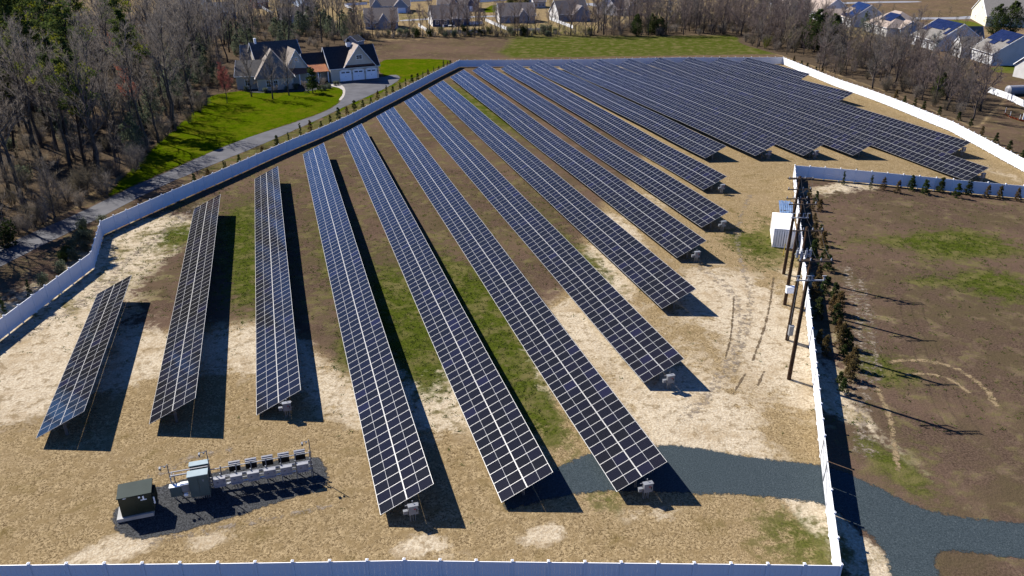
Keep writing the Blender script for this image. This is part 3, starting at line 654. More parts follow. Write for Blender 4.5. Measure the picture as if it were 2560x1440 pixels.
tag(MB().build('x', M['cable']), None) if False else None
# container, blue stack, bollard
def container():
    c0, c1 = P(1931, 617), P(1979, 621)               # near end of the box on the ground
    u = (c1 - c0); u.z = 0; u.normalize(); v = Vector((-u.y, u.x, 0)); W_, L_, H_ = 2.5, 6.2, 2.55
    r = thing('storage_container', 'beige storage container beside the utility poles', 'container', c0, math.atan2(u.y, u.x))
    b = MB()
    def corr(p0, p1, n, z0, z1, out):
        p0, p1 = Vector(p0), Vector(p1); out = Vector(out)
        for k in range(n):
            a = p0.lerp(p1, k / n); m1 = p0.lerp(p1, (k + .35) / n); m2 = p0.lerp(p1, (k + .5) / n); m3 = p0.lerp(p1, (k + .85) / n); e = p0.lerp(p1, (k + 1) / n)
            pr = [a + out * .036, m1 + out * .036, m2, m3, e + out * .036]
            for x, y in zip(pr[:-1], pr[1:]): b.poly([(x.x, x.y, z0), (y.x, y.y, z0), (y.x, y.y, z1), (x.x, x.y, z1)])
    corr((0, L_, 0), (0, 0, 0), 22, .16, H_ - .1, (-1, 0, 0)); corr((W_, 0, 0), (W_, L_, 0), 22, .16, H_ - .1, (1, 0, 0)); corr((W_, L_, 0), (0, L_, 0), 8, .16, H_ - .1, (0, 1, 0))
    b.build('wall', M['beige'], r)
    f = MB()
    for x in (0, W_):
        for y in (0, L_): f.box((x, y, H_ / 2), (.16, .16, H_))
        f.box((x, L_ / 2, H_ - .06), (.12, L_, .12)); f.box((x, L_ / 2, .1), (.12, L_, .16))
    for y in (0, L_): f.box((W_ / 2, y, H_ - .06), (W_, .12, .12)); f.box((W_ / 2, y, .1), (W_, .12, .16))
    f.build('frame', M['beige'], r)
    t = MB(); t.box((W_ / 2, L_ / 2, H_ + .012), (W_ + .1, L_ + .1, .03)); t.build('roof', M['beige_roof'], r)
    for k in range(2):
        d = MB(); x0 = .1 + k * (W_ / 2 - .07); d.box((x0 + .56, -.02, H_ / 2 + .02), (1.10, .05, H_ - .34)); 
        for z in (.6, 1.2, 1.8): d.box((x0 + .56, -.05, z), (1.06, .012, .035))
        o = d.build('door', M['beige'], r)
        for x in (.25, .55, .85): l = MB(); l.tube([(x0 + x, -.075, .2), (x0 + x, -.075, H_ - .2)], .022, 6); l.build('locking_bar', M['steel_dark'], o)
container()
def stack(px, py, n, wdt, ln, rz, label, mt):
    p = P(px, py); r = thing('sheet_stack', label, 'stack', p, rz, 'blue sheets behind the container'); 
    for k in range(n):
        b = MB(); b.box((k * wdt / n - wdt / 2, 0, .25 + .06 * (k % 2)), (wdt / n * .86, ln, .06), rot=Matrix.Rotation(.12, 3, 'X')); b.build('sheet', mt, r)
    b = MB(); b.box((0, -ln * .3, .1), (wdt, .1, .2)); b.box((0, ln * .3, .1), (wdt, .1, .3)); b.build('bearer', M['arm_wood'], r)
stack(1965, 522, 6, 1.7, 4.2, -.25, 'wide bundle of pale blue sheets on bearers by the far end of the container', M['tarp'])
stack(1977, 526, 3, .7, 4.4, -.3, 'narrow bundle of pale blue sheets against the sunlit fence', M['tarp'])
bp = P(1957.5, 639); t = thing('bollard', 'slim yellow marker post in front of the beige container', 'bollard', bp)
b = MB(); b.tube([(0, 0, -.2), (.08, 0, 1.55)], .055, 8); b.build('post', M['yellow'], t); b = MB(); b.tube([(.08, 0, 1.55), (.083, 0, 1.62)], [.06, .03], 8); b.build('cap', M['yellow'], t)

# ------------------------------------------------------------------ transformer and inverter rack
A0, A1 = P(437, 1250), P(786, 1192); ru_ = (A1 - A0); ru_.z = 0; RL = ru_.length; rang = math.atan2(ru_.y, ru_.x)
def rk(x, y, z=0): 
    c, s = math.cos(rang), math.sin(rang); return Vector((A0.x + x * c - y * s, A0.y + x * s + y * c, z + float(gz(A0.x, A0.y))))
rack = thing('equipment_rack', 'galvanised steel rack carrying the row of inverters', 'rack', rk(0, 0), rang)
for k in range(10):
    x = .15 + (RL - .3) * k / 9
    for y, h in ((0, 1.62), (.75, 1.75)):
        p = MB(); p.box((x, y, h / 2 - .15), (.07, .07, h + .3)); p.build('upright', M['galv'], rack)
for y, z in ((-.05, .62), (-.05, 1.42), (.70, .75), (.70, 1.6), (-.05, 1.0)):
    p = MB(); p.box((RL / 2, y, z), (RL, .045, .06)); p.build('rail', M['galv'], rack)
p = MB(); p.box((1.25, .18, 2.02), (2.6, .08, .05)); p.box((1.25, .62, 2.02), (2.6, .08, .05)); p.box((.05, .4, 1.9), (.07, .6, .06)); p.box((2.5, .4, 1.9), (.07, .6, .06)); p.box((.05, .0, 1.8), (.07, .07, .5)); p.box((2.5, .0, 1.8), (.07, .07, .5)); p.build('top_rail', M['inv_lid'], rack)
p = MB(); p.box((RL / 2 + 1.5, .35, .35), (RL - 3.2, .25, .06)); p.build('cable_tray', M['galv'], rack)
def inverter(label):
    t = thing('inverter', label, 'inverter', (0, 0, 0), rang, 'pale grey inverters on the rack')
    b = MB(); b.box((0, 0, .40), (.98, .30, .66)); b.build('housing', M['inv_grey'], t)
    l = MB(); l.box((0, .0, .742), (1.0, .33, .02)); l.build('rain_hood', M['inv_lid'], t)
    h = MB(); h.box((0, -.158, .12), (.88, .10, .10)); h.build('connector_box', M['inv_grey'], t)
    d = MB(); d.box((-.16, -.158, .46), (.16, .02, .05)); d.build('display', M['black'], t)
    s_ = MB()
    for k in range(3): s_.box((.34 + .02 * k, -.156, .60 - .08 * k), (.13, .016, .03))
    s_.build('warning_label', M['steel_dark'], t)
    j = MB(); j.box((.15, -.155, .40), (.008, .012, .6)); j.build('panel_seam', M['steel_dark'], t)
    k_ = MB()
    for x in (-.3, -.1, .15, .32): k_.tube([(x, -.1, .08), (x, -.05, -.15), (x + .06, .1, -.42)], .022, 5)
    k_.build('cable', M['black'], t); return t
def backunit(label):
    t = thing('inverter', label, 'inverter', (0, 0, 0), rang, 'hooded inverters on the far side of the rack')
    b = MB(); b.box((0, .05, .40), (.98, .28, .66)); b.build('housing', M['inv_grey'], t)
    f = MB()
    for k in range(14): f.box((-.45 + .069 * k, -.14, .42), (.012, .10, .60))
    f.box((0, -.105, .42), (.96, .02, .62)); f.build('heat_sink', M['black'], t)
    h = MB(); h.box((0, .12, .80), (1.0, .14, .03), rot=Matrix.Rotation(.25, 3, 'X')); h.build('rain_hood', M['inv_lid'], t); return t
i0 = i1 = None
for k in range(6):
    x = 3.28 + (RL - 4.0) * k / 5; lb = f'pale grey inverter, {ordn(k)} from the tall grey-green cabinet'
    loc = rk(x, -.24, .68)
    if i0 is None: i0 = inverter(lb); i0.location = loc; i0.scale = (.84, 1, 1)
    else: dup(i0, loc, rang, label=lb)
    if k == 0: continue
    lb = f'inverter with a black finned back and pale hood, behind the {ordn(k)} front inverter'
    loc = rk(x - .15, .98, .88)
    if i1 is None: i1 = backunit(lb); i1.location = loc; i1.scale = (.82, 1, 1)
    else: dup(i1, loc, rang, label=lb)
def cabinet(x, y, w_, d_, h_, label, z0=.35):
    t = thing('switchgear_cabinet', label, 'cabinet', rk(x, y), rang)
    b = MB(); b.box((0, 0, z0 + h_ / 2), (w_, d_, h_)); b.build('body', M['green_cab'], t)
    for s_ in (-1, 1):
        d = MB(); d.box((s_ * w_ / 4, -d_ / 2 - .015, z0 + h_ / 2), (w_ / 2 - .03, .03, h_ - .08)); o = d.build('door', M['green_cab'], t)
        if s_ > 0:
            g = MB(); g.prism([(w_ / 4 - .08, -d_ / 2 - .032, z0 + h_ * .78), (w_ / 4 + .08, -d_ / 2 - .032, z0 + h_ * .78), (w_ / 4, -d_ / 2 - .032, z0 + h_ * .66)], (0, -.004, 0)); g.build('warning_sign', M['inv_grey'], o)
            h = MB(); h.box((.06, -d_ / 2 - .05, z0 + h_ * .5), (.03, .05, .18)); h.build('handle', M['steel_dark'], o)
    r = MB(); r.box((0, -.02, z0 + h_ + .02), (w_ + .08, d_ + .12, .05)); r.build('roof', M['roof_teal'], t)
    c = MB()
    for k in range(9): c.tube([(-w_ * .42 + w_ * .105 * k, -.1, z0), (-w_ * .42 + w_ * .105 * k, -.05, -.2)], .045, 6)
    c.build('conduit', M['galv'], t)
M['roof_teal'] = mat('pale_teal_metal', (.42, .52, .54), (.36, .46, .48), 2, .4)
cabinet(1.92, -.25, 1.34, .62, 1.85, 'tall grey-green double-door cabinet at the head of the inverter row')
t = thing('panelboard', 'grey-green board behind the tall cabinet, only its pale top showing', 'cabinet', rk(1.92, 1.05), rang)
b = MB(); b.box((0, 0, 1.35), (1.3, .45, 1.5)); b.build('body', M['green_cab'], t); b = MB(); b.box((0, 0, 2.12), (1.38, .55, .05)); b.build('roof', M['roof_teal'], t); b = MB(); b.box((-.5, .1, .3), (.06, .06, .8)); b.box((.5, .1, .3), (.06, .06, .8)); b.build('stand', M['galv'], t)
t = thing('meter_box', 'small dark green box low on the left end of the rack', 'box', rk(.30, -.2), rang)
b = MB(); b.box((0, 0, .98), (.78, .35, .85)); b.build('housing', M['green_cab'], t); b = MB(); b.box((0, -.01, 1.42), (.84, .42, .03)); b.build('lid', M['sticker'], t)
t = thing('disconnect_box', 'light grey disconnect box between the green box and the tall cabinet', 'box', rk(.97, -.2), rang)
b = MB(); b.box((0, 0, 1.15), (.62, .30, .62)); b.build('housing', M['grey_box'], t); b = MB(); b.box((0, -.01, 1.475), (.68, .38, .03)); b.build('lid', M['sticker'], t)
b = MB(); [b.tube([(-.25 + .1 * k, -.06, .84), (-.25 + .1 * k, -.02, .5)], .03, 5) for k in range(6)]; b.build('conduit', M['galv'], t); b = MB(); b.box((-.05, -.2, .62), (.25, .16, .18)); b.build('junction_box', M['sticker'], t)
def mast(x, y, h, label, camv):
    t = thing('camera_mast', label, 'mast', rk(x, y), rang, 'thin masts on the inverter rack')
    b = MB(); b.tube([(0, 0, -.2), (0, 0, h)], .035, 8); b.build('pole', M['steel_dark'], t)
    b = MB(); b.tube([(0, 0, h - .12), (-.45, 0, h - .12)], .02, 6); b.build('arm', M['galv'], t)
    b = MB(); b.box((-.5, -.06, h - .2), (.13, .26, .11)); b.box((-.2, .03, h - .22), (.11, .14, .10)); b.build('camera', M['grey_box'], t)
    b = MB(); b.tube([(-.5, -.1, h - .3), (-.5, -.1, h - .42)], [.07, .03], 8); b.build('sensor', M['black'], t)
mast(.0, .15, 3.1, 'camera mast at the transformer end of the rack', 1); mast(2.68, .5, 3.5, 'camera mast beside the tall grey-green cabinet', 1); mast(RL - .05, .1, 3.2, 'camera mast at the far end of the inverter row', 1)
# transformer on its pad: corners as photographed
pd0, pd1 = P(294, 1308), P(386, 1290); pu = (pd1 - pd0); pu.z = 0; pw = pu.length; pang = math.atan2(pu.y, pu.x)
pad = thing('concrete_pad', 'pale concrete slab under the green transformer', 'slab', pd0, pang)
b = MB(); b.box((pw / 2, 1.0, .11), (pw, 2.0, .34)); b.build('slab', M['concrete'], pad)
tx = thing('transformer', 'dark green box transformer standing on a concrete slab', 'transformer', Vector(pd0) + Vector((math.cos(pang) * .34 - math.sin(pang) * .16, math.sin(pang) * .34 + math.cos(pang) * .16, .28)), pang)
TWd, TDp, THt = 2.12, 1.35, 1.66
b = MB(); b.box((TWd / 2, TDp / 2, THt / 2 - .002), (TWd, TDp, THt)); b.build('tank', M['tx_green'], tx)
b = MB(); a = .06; z = THt
b.add([(-a, -a, z), (TWd + a, -a, z), (TWd + a, TDp + a, z + .16), (-a, TDp + a, z + .16), (-a, -a, z - .07), (TWd + a, -a, z - .07), (TWd + a, TDp + a, z - .0), (-a, TDp + a, z - .0)], [(0, 1, 2, 3), (7, 6, 5, 4), (0, 4, 5, 1), (1, 5, 6, 2), (2, 6, 7, 3), (3, 7, 4, 0)]); b.build('lid', M['lid_green'] if 'lid_green' in M else M['green_cab'], tx)
b = MB(); b.box((TWd * .5, -.012, THt / 2), (.014, .02, THt - .2)); b.box((TWd * .5, -.012, THt - .12), (TWd - .1, .02, .014)); b.build('door_seam', M['black'], tx)
for x, z, w_, h in ((.42, 1.56, .2, .09), (1.35, 1.42, .13, .14), (1.6, 1.16, .40, .07), (1.6, 1.32, .10, .30)):
    b = MB(); b.box((x, -.02, z), (w_, .014, h)); b.build('notice', M['sticker'], tx)
for k in range(9):
    pass
b = MB(); [b.box((TWd + .09, .25 + .12 * k, THt * .52), (.18, .02, THt * .6)) for k in range(9)]; b.build('cooling_fin', M['tx_green'], tx)
b = MB(); b.box((TWd + .10, .12, THt * .5), (.10, .02, .6)); b.build('name_plate', M['sticker'], tx)
# ------------------------------------------------------------------ vegetation
M['bark'] = mat('grey_brown_bark', (.16, .13, .108), (.085, .07, .06), 2.5, .95, spec=.02)
M['bark_dark'] = mat('dark_pine_bark', (.085, .062, .05), (.045, .034, .028), 2.5, .95, spec=.02)
M['twig'] = leafmat('grey_twigs', (.25, .215, .18), (.39, .34, .29), (.20, .165, .135))
M['twig_purple'] = leafmat('mauve_brown_twigs', (.24, .182, .160), (.36, .285, .25), (.22, .175, .145))
M['twig_red'] = leafmat('red_budding_twigs', (.36, .085, .07), (.50, .16, .13), (.28, .12, .10))
M['twig_tan'] = leafmat('tan_twigs', (.30, .235, .16), (.42, .34, .235), (.26, .215, .14))
M['blossom'] = leafmat('white_blossom', (.62, .60, .55), (.48, .47, .43), (.42, .41, .35))
M['orange_bud'] = leafmat('orange_red_buds', (.80, .24, .12), (.58, .15, .08), (.70, .26, .14))
M['pine'] = leafmat('pine_needles', (.060, .095, .032), (.115, .155, .045), (.15, .17, .035))
M['pine_lit'] = leafmat('yellow_green_needles', (.20, .22, .02), (.32, .32, .03), (.13, .165, .03))  # lighter copy of the pine needles: sunlight painted into scattered crown clumps
M['holly'] = leafmat('grey_green_leaves', (.14, .165, .10), (.225, .255, .16), (.11, .13, .08))
M['cedar'] = leafmat('dark_conifer_sprays', (.035, .06, .022), (.08, .11, .036), (.085, .085, .03))
M['cedar_brown'] = leafmat('browned_conifer_sprays', (.13, .082, .035), (.20, .135, .055), (.09, .085, .035))
M['pinegreen'] = leafmat('fresh_conifer_sprays', (.035, .058, .016), (.075, .105, .028), (.055, .06, .022))
M['willow'] = leafmat('yellow_green_shoots', (.20, .21, .03), (.30, .29, .06), (.16, .17, .03))
M['brush'] = leafmat('dry_brush', (.15, .125, .09), (.25, .21, .15), (.125, .11, .075))
def rv(r, z=None):
    a = r.uniform(0, 2 * math.pi); z = r.uniform(-1, 1) if z is None else z; k = math.sqrt(max(0, 1 - z * z)); return Vector((k * math.cos(a), k * math.sin(a), z))
def blade(mb, p, d, L, w_, r, mi=0):
    q = d.cross(rv(r)); q = q.normalized() if q.length > 1e-6 else Vector((1, 0, 0)); e = p + d * L
    mb.add([p - q * w_, p + q * w_, e + q * w_ * .35, e - q * w_ * .35], [(0, 1, 2, 3)], mi)
def leaf(mb, p, s, r, mi=0):
    a = rv(r); b = a.orthogonal().normalized(); b = (b + a.cross(b) * r.uniform(-1, 1)).normalized(); a = a * s; b = b * s * .6
    mb.add([p - a, p + b, p + a * .9, p - b], [(0, 1, 2, 3)], mi)
def bare_tree(seed, H, tw='twig', spread=.30, low=.35, nl=15, tips=None, ntip=0, bark='bark', thick=1.0, ww=1.0):
    r = random.Random(seed); tr = MB(); cr = MB(); tp = MB()
    pts = []; x = y = 0.0; n = 8
    for k in range(n + 1): pts.append(Vector((x, y, H * .86 * k / n))); x += r.gauss(0, H * .010); y += r.gauss(0, H * .010)
    pts[0].z = -.4; r0 = H * .0115 * thick
    tr.tube(pts, [r0 * (1.25 if k == 0 else 1 - .86 * k / n) for k in range(n + 1)], 8)
    for i in range(nl):
        t = low + (1 - low) * (i + r.random() * .8) / nl; f = t * n; k = min(n - 1, int(f)); p0 = pts[k].lerp(pts[k + 1], f - k)
        az = i * 2.4 + r.uniform(-.5, .5); el = R(r.uniform(28, 58) + 18 * t); L = H * spread * (1.12 - .62 * t) * r.uniform(.75, 1.2)
        d = Vector((math.cos(az) * math.cos(el), math.sin(az) * math.cos(el), math.sin(el))); lp = [p0]
        for s in range(4): d = (d + rv(r) * .16 + Vector((0, 0, .10))).normalized(); lp.append(lp[-1] + d * L / 4)
        rl = r0 * (1 - .8 * t) * .55 + .012
        cr.tube(lp, [rl * (1 - .85 * s / 4) for s in range(5)], 4, cap=False)
        for s in range(7):
            f = .2 + .8 * (s + r.random()) / 7; q = min(3, int(f * 4)); p1 = lp[q].lerp(lp[q + 1], f * 4 - q); d1 = ((lp[q + 1] - lp[q]).normalized() + rv(r) * .75 + Vector((0, 0, .25))).normalized()
            L1 = L * r.uniform(.28, .5) * (1.15 - .5 * f); e1 = p1 + d1 * L1; m1 = p1.lerp(e1, .5) + rv(r) * L1 * .07
            cr.tube([p1, m1, e1], [rl * .4 + .004, rl * .26 + .003, .006], 3, cap=False)
            for u in range(6):
                f2 = .15 + .85 * (u + r.random()) / 6; p2 = (p1.lerp(m1, f2 * 2) if f2 < .5 else m1.lerp(e1, f2 * 2 - 1)); d2 = (d1 + rv(r) * .8 + Vector((0, 0, .3))).normalized(); L2 = L1 * r.uniform(.3, .55) + .25
                blade(cr, p2, d2, L2, .014 * ww, r)
                for _ in range(2):
                    p3 = p2 + d2 * L2 * r.uniform(.3, .95); blade(cr, p3, (d2 + rv(r) * .8).normalized(), L2 * r.uniform(.4, .75), .010 * ww, r)
                for _ in range(ntip):
                    leaf(tp, p2 + d2 * L2 * r.uniform(.3, 1.1) + rv(r) * .12, r.uniform(.07, .16), r)
    me = [tr.mesh('trunk', M[bark], True), cr.mesh('crown', M[tw])]
    return me + ([tp.mesh('blossom', M[tips])] if tips else [])
def leafy(seed, H, r0, r1, z0, n, size, mats, clumps=26, trunk_r=.15, bark='bark_dark', topfrac=.0, shape='egg', limbs=True):
    """evergreen: clumps of small leaf faces spread through the crown's volume, with gaps between them"""
    r = random.Random(seed); tr = MB(); cr = MB()
    pts = [Vector((r.gauss(0, .012 * H), r.gauss(0, .012 * H), H * .97 * k / 6)) for k in range(7)]; pts[0] = Vector((0, 0, -.3))
    tr.tube(pts, [trunk_r * (1 - .85 * k / 6) for k in range(7)], 7)
    for c in range(clumps):
        t = (c + r.random()) / clumps; z = z0 + (H - z0) * t
        if shape == 'cone': rad = r1 + (r0 - r1) * (1 - t) ** .85
        elif shape == 'pine': rad = r0 * (math.sin(math.pi * min(1, .22 + .78 * t)) ** .7) * r.uniform(.55, 1.1)
        else: rad = r0 * math.sin(math.pi * (.12 + .86 * t)) ** .75
        az = c * 2.4 + r.uniform(-.6, .6); rr = rad * (r.uniform(.35, .95) if shape != 'cone' else r.uniform(.45, .9)); cpos = Vector((rr * math.cos(az), rr * math.sin(az), z + r.uniform(-.2, .2)))
        cs = max(size * 2.2, rad * r.uniform(.36, .6)); mi = 1 if (len(mats) > 1 and r.random() < topfrac) else 0
        if limbs and shape == 'pine': f = min(5.99, max(.1, (z - .12 * H) / (H * .97) * 6)); k = int(f); tr.tube([pts[k].lerp(pts[k + 1], f - k), cpos], [trunk_r * .28, .02], 4, cap=False)
        for _ in range(n // clumps):
            v = rv(r) * (r.random() ** .45); leaf(cr, cpos + Vector((v.x * cs, v.y * cs, v.z * cs * (.5 if shape == 'pine' else .85))), size * r.uniform(.6, 1.25), r, mi)
    return [tr.mesh('trunk', M[bark], True), cr.mesh('crown', [M[m] for m in mats])]
def bush(seed, H, rad, mats_, n, twigs=True, size=.12):
    r = random.Random(seed); st = MB(); cr = MB()
    for k in range(10):
        a = r.uniform(0, 6.28); d = Vector((math.cos(a) * r.uniform(.1, .5), math.sin(a) * r.uniform(.1, .5), 1)).normalized(); p = Vector((math.cos(a) * rad * .2 * r.random(), math.sin(a) * rad * .2 * r.random(), -.1)); L = H * r.uniform(.7, 1)
        pp = [p, p + d * L * .5 + rv(r) * .1, p + d * L]; st.tube(pp, [.035, .022, .008], 4, cap=False)
        for u in range(n // 10):
            f = r.uniform(.12, 1); q = p + d * L * f; e = (d + rv(r) * 1.0).normalized()
            if twigs: blade(cr, q, e, rad * r.uniform(.25, .7), .013, r); blade(cr, q + e * rad * .3, (e + rv(r) * .8).normalized(), rad * r.uniform(.2, .45), .010, r)
            else: leaf(cr, q + rv(r) * rad * .55 * (1.15 - f * .6), size * r.uniform(.6, 1.3), r)
    return [st.mesh('stem', M['bark'], True), cr.mesh('foliage' if not twigs else 'twigs', M[mats_])]
def kit(name, meshes, label, cat, group):
    """a plant built once, kept as source for copies; the first use takes the source itself"""
    return dict(name=name, me=meshes, label=label, cat=cat, group=group)
PARTN = {'trunk': 'trunk', 'crown': 'crown', 'blossom': 'blossom', 'stem': 'stem', 'foliage': 'foliage', 'twigs': 'twigs'}
def plant(k, loc, s=1.0, rz=0.0, label=None, group=None, sz=None, tilt=None):
    t = thing(k['name'], label or k['label'], k['cat'], loc, rz, group or k['group']); t.scale = (s, s, s if sz is None else sz)
    if tilt: t.rotation_euler = (tilt[0], tilt[1], rz)
    for m_ in k['me']: ob(m_.name.split('.')[0], m_, t)
    return t
BT = [kit('bare_tree', bare_tree(100 + i, 21, 'twig', .26 + .03 * (i % 3), .36 + .05 * (i % 2), 15, thick=1.15, ww=1.35), 'tall bare grey tree in the woods', 'tree', None) for i in range(6)]
BTs = [kit('bare_tree', bare_tree(140 + i, 12, 'twig_purple', .36, .16, 14, thick=1.3, ww=1.7), 'bare mauve-brown tree', 'tree', None) for i in range(5)]
BTt = [kit('bare_tree', bare_tree(150 + i, 10, 'twig_tan', .36, .18, 12, ww=1.7), 'bare tan tree', 'tree', None) for i in range(2)]
RED = kit('budding_maple', bare_tree(160, 9.5, 'twig_red', .34, .22, 18, 'orange_bud', 0, ww=2.2), 'bare tree with a red haze of buds', 'tree', None)
REDB = kit('budding_maple', bare_tree(161, 14, 'twig_red', .26, .45, 13, 'orange_bud', 2), 'maple in orange red bud', 'tree', None)
WHT = [kit('blossom_tree', bare_tree(170 + i, 9.5, 'twig_tan', .30, .18, 14, 'blossom', 3), 'tree in white blossom', 'tree', None) for i in range(2)]
PINE = [kit('pine_tree', leafy(200 + i, 25, 4.0, 1, 14.5 - i, 4200, .24, ['pine', 'pine_lit'], 40, .30, topfrac=.22, shape='pine'), 'tall pine', 'tree', None) for i in range(4)]
HOLLY = [kit('evergreen_tree', leafy(220 + i, 9, 2.4, .6, .6, 2600, .20, ['holly'], 34, .12, 'bark', shape='egg'), 'grey green evergreen', 'tree', None) for i in range(3)]
EVER = [kit('evergreen_tree', leafy(230 + i, 11, 3.6, .6, .8, 4200, .24, ['cedar', 'pine'], 44, .2, topfrac=.35, shape='egg'), 'dark evergreen', 'tree', None) for i in range(2)]
BRUSH = [kit('bush', bush(240 + i, 3.4, 1.7, 'brush' if i % 2 else 'twig', 560), 'twiggy bush', 'bush', None) for i in range(4)]
GBUSH = [kit('bush', bush(250 + i, 3.0, 1.5, 'holly' if i else 'pinegreen', 900, False, .16), 'green bush', 'bush', None) for i in range(3)]
CED = [kit('conifer_shrub', leafy(260 + i, 2.0, .62, .08, .12, 900, .085, [['cedar'], ['cedar_brown'], ['pinegreen', 'cedar'], ['cedar', 'cedar_brown']][i], 26, .05, 'bark', topfrac=.3, shape='cone', limbs=False), 'young conifer', 'shrub', None) for i in range(4)]
ARB = kit('arborvitae', leafy(270, 2.1, .34, .05, .1, 620, .07, ['cedar'], 22, .04, 'bark', shape='cone', limbs=False), 'thin dark arborvitae', 'shrub', None)
MPINE = [kit('young_pine', leafy(280 + i, 2.3, .72, .16, .25, 1000, .10, ['pinegreen'], 24, .06, 'bark', shape='cone', limbs=False), 'young green pine', 'shrub', None) for i in range(2)]
rp = random.Random(11)
def scatter(region, n, mind, seed, avoid=()):
    """points in a photographed ground region, at least mind metres apart"""
    r = random.Random(seed); poly = [P(*q).xy for q in region]; xs = [p.x for p in poly]; ys = [p.y for p in poly]; out = []; tries = 0
    while len(out) < n and tries < n * 60:
        tries += 1; x, y = r.uniform(min(xs), max(xs)), r.uniform(min(ys), max(ys))
        if not bool(inpoly(np.array([x]), np.array([y]), [(p.x, p.y) for p in poly])[0]): continue
        if any((x - a) ** 2 + (y - b) ** 2 < mind * mind for a, b in out): continue
        px, py, _ = proj(x, y, 0)
        if any(px > q[0] and px < q[2] and py > q[1] and py < q[3] for q in avoid): continue
        out.append((x, y))
    return out
def grove(kits, pts, smin, smax, label, group, seed=1, tiltk=.03):
    r = random.Random(seed)
    for x, y in pts:
        k = kits[r.randrange(len(kits))]; s = r.uniform(smin, smax)
        plant(k, (x, y, float(gz(x, y))), s, r.uniform(0, 6.28), label, group, s * r.uniform(.9, 1.1), (r.gauss(0, tiltk), r.gauss(0, tiltk)))
def merged(name, kits, pts, smin, smax, label, seed, squash=1.0):
    """growth nobody could count, as one object"""
    r = random.Random(seed); vs, fs, ms, mats, off = [], [], [], [], 0
    src = {}
    for x, y in pts:
        k = kits[r.randrange(len(kits))]; s = r.uniform(smin, smax); a = r.uniform(0, 6.28); c, sn = math.cos(a) * s, math.sin(a) * s; z = float(gz(x, y))
        for m_ in k['me']:
            if m_.name not in src:
                v = np.empty(len(m_.vertices) * 3, np.float32); m_.vertices.foreach_get('co', v); src[m_.name] = (v.reshape(-1, 3), [tuple(p.vertices) for p in m_.polygons], m_.materials[0])
            v, f, mt = src[m_.name]
            if mt not in mats: mats.append(mt)
            vs.append(np.stack([v[:, 0] * c - v[:, 1] * sn + x, v[:, 0] * sn + v[:, 1] * c + y, v[:, 2] * s * squash + z], 1))
            fs += [tuple(i + off for i in p) for p in f]; ms += [mats.index(mt)] * len(f); off += len(v)
    me = bpy.data.meshes.new(name); me.from_pydata(np.concatenate(vs).tolist(), [], fs)
    for m_ in mats: me.materials.append(m_)
    me.polygons.foreach_set('material_index', ms); me.update()
    return tag(ob(name, me), label, 'undergrowth', kind='stuff')
SAP = [kit('sapling', bare_tree(300 + i, 8.5, 'twig' if i < 2 else 'twig_tan', .34, .10, 11), '', 'tree', None) for i in range(3)]
SAPP = [kit('sapling', bare_tree(310 + i, 6.5, 'twig_purple', .36, .08, 11), '', 'tree', None) for i in range(2)]
HT = [dict(k, name='hedgerow_tree') for k in BTs]; TT = [dict(k, name='thicket_tree') for k in BTs] + [kit('thicket_tree', bare_tree(420 + i, 12, 'twig', .34, .2, 14, thick=1.3, ww=1.7), '', 'tree', None) for i in range(2)]; TTt = [dict(k, name='thicket_tree') for k in BTt]
# big woods on the driveway side
WL = [(-330, 820), (-120, 700), (60, 592), (200, 512), (335, 408), (440, 328), (515, 266), (560, 215), (520, 150), (300, 130), (-100, 150), (-500, 300)]
grove(BT, scatter(WL, 165, 3.3, 21), .82, 1.18, 'tall bare grey-brown tree in the dense woods along the driveway', 'bare trees in the woods along the driveway', 31)
merged('undergrowth', SAP + BRUSH + GBUSH[1:2], scatter(WL, 520, 1.4, 22), .55, 1.15, 'tangle of grey saplings and brush filling the woods along the driveway', 32)
grove(HOLLY, scatter([(300, 440), (430, 330), (520, 262), (560, 215), (540, 120), (420, 120), (330, 260)], 20, 4, 23), .6, 1.0, 'grey-green evergreen among the bare trees near the lawn', 'evergreens at the lawn edge of the woods', 33)
grove(GBUSH, scatter(WL, 26, 4.5, 24), .8, 1.5, 'low green-leaved bush under the bare trees of the woods', 'green bushes under the woods along the driveway', 34)
grove(BRUSH, [P(px + rp.uniform(-14, 14), py + rp.uniform(-6, 8)).xy for px, py in [(20, 600), (60, 582), (110, 558), (150, 540), (195, 515), (230, 490), (262, 470), (290, 446), (320, 424), (345, 402), (372, 382), (400, 360), (425, 342), (450, 322), (475, 302), (500, 278), (515, 262), (85, 570), (250, 480), (335, 412)]], .8, 1.4, 'twiggy grey bush along the driveway edge of the woods', 'bushes along the edge of the woods', 36)
grove(PINE, scatter([(-420, 420), (-100, 250), (60, 330), (200, 360), (330, 250), (320, 160), (200, 110), (-150, 120), (-400, 200)], 38, 4.6, 25), .9, 1.22, 'tall pine with a dark green top rising above the bare woods', 'pines in the woods along the driveway', 35)
grove(PINE, scatter([(-260, 660), (60, 575), (180, 515), (300, 430), (410, 335), (330, 270), (60, 330), (-260, 430)], 9, 8, 26), .86, 1.12, 'tall pine with a dark green top near the driveway edge of the woods', 'pines near the driveway edge of the woods', 37)
YT = [kit('yard_tree', bare_tree(400 + i, 11.5, 'twig', .33, .20, 17, thick=1.25), '', 'tree', None) for i in range(3)]
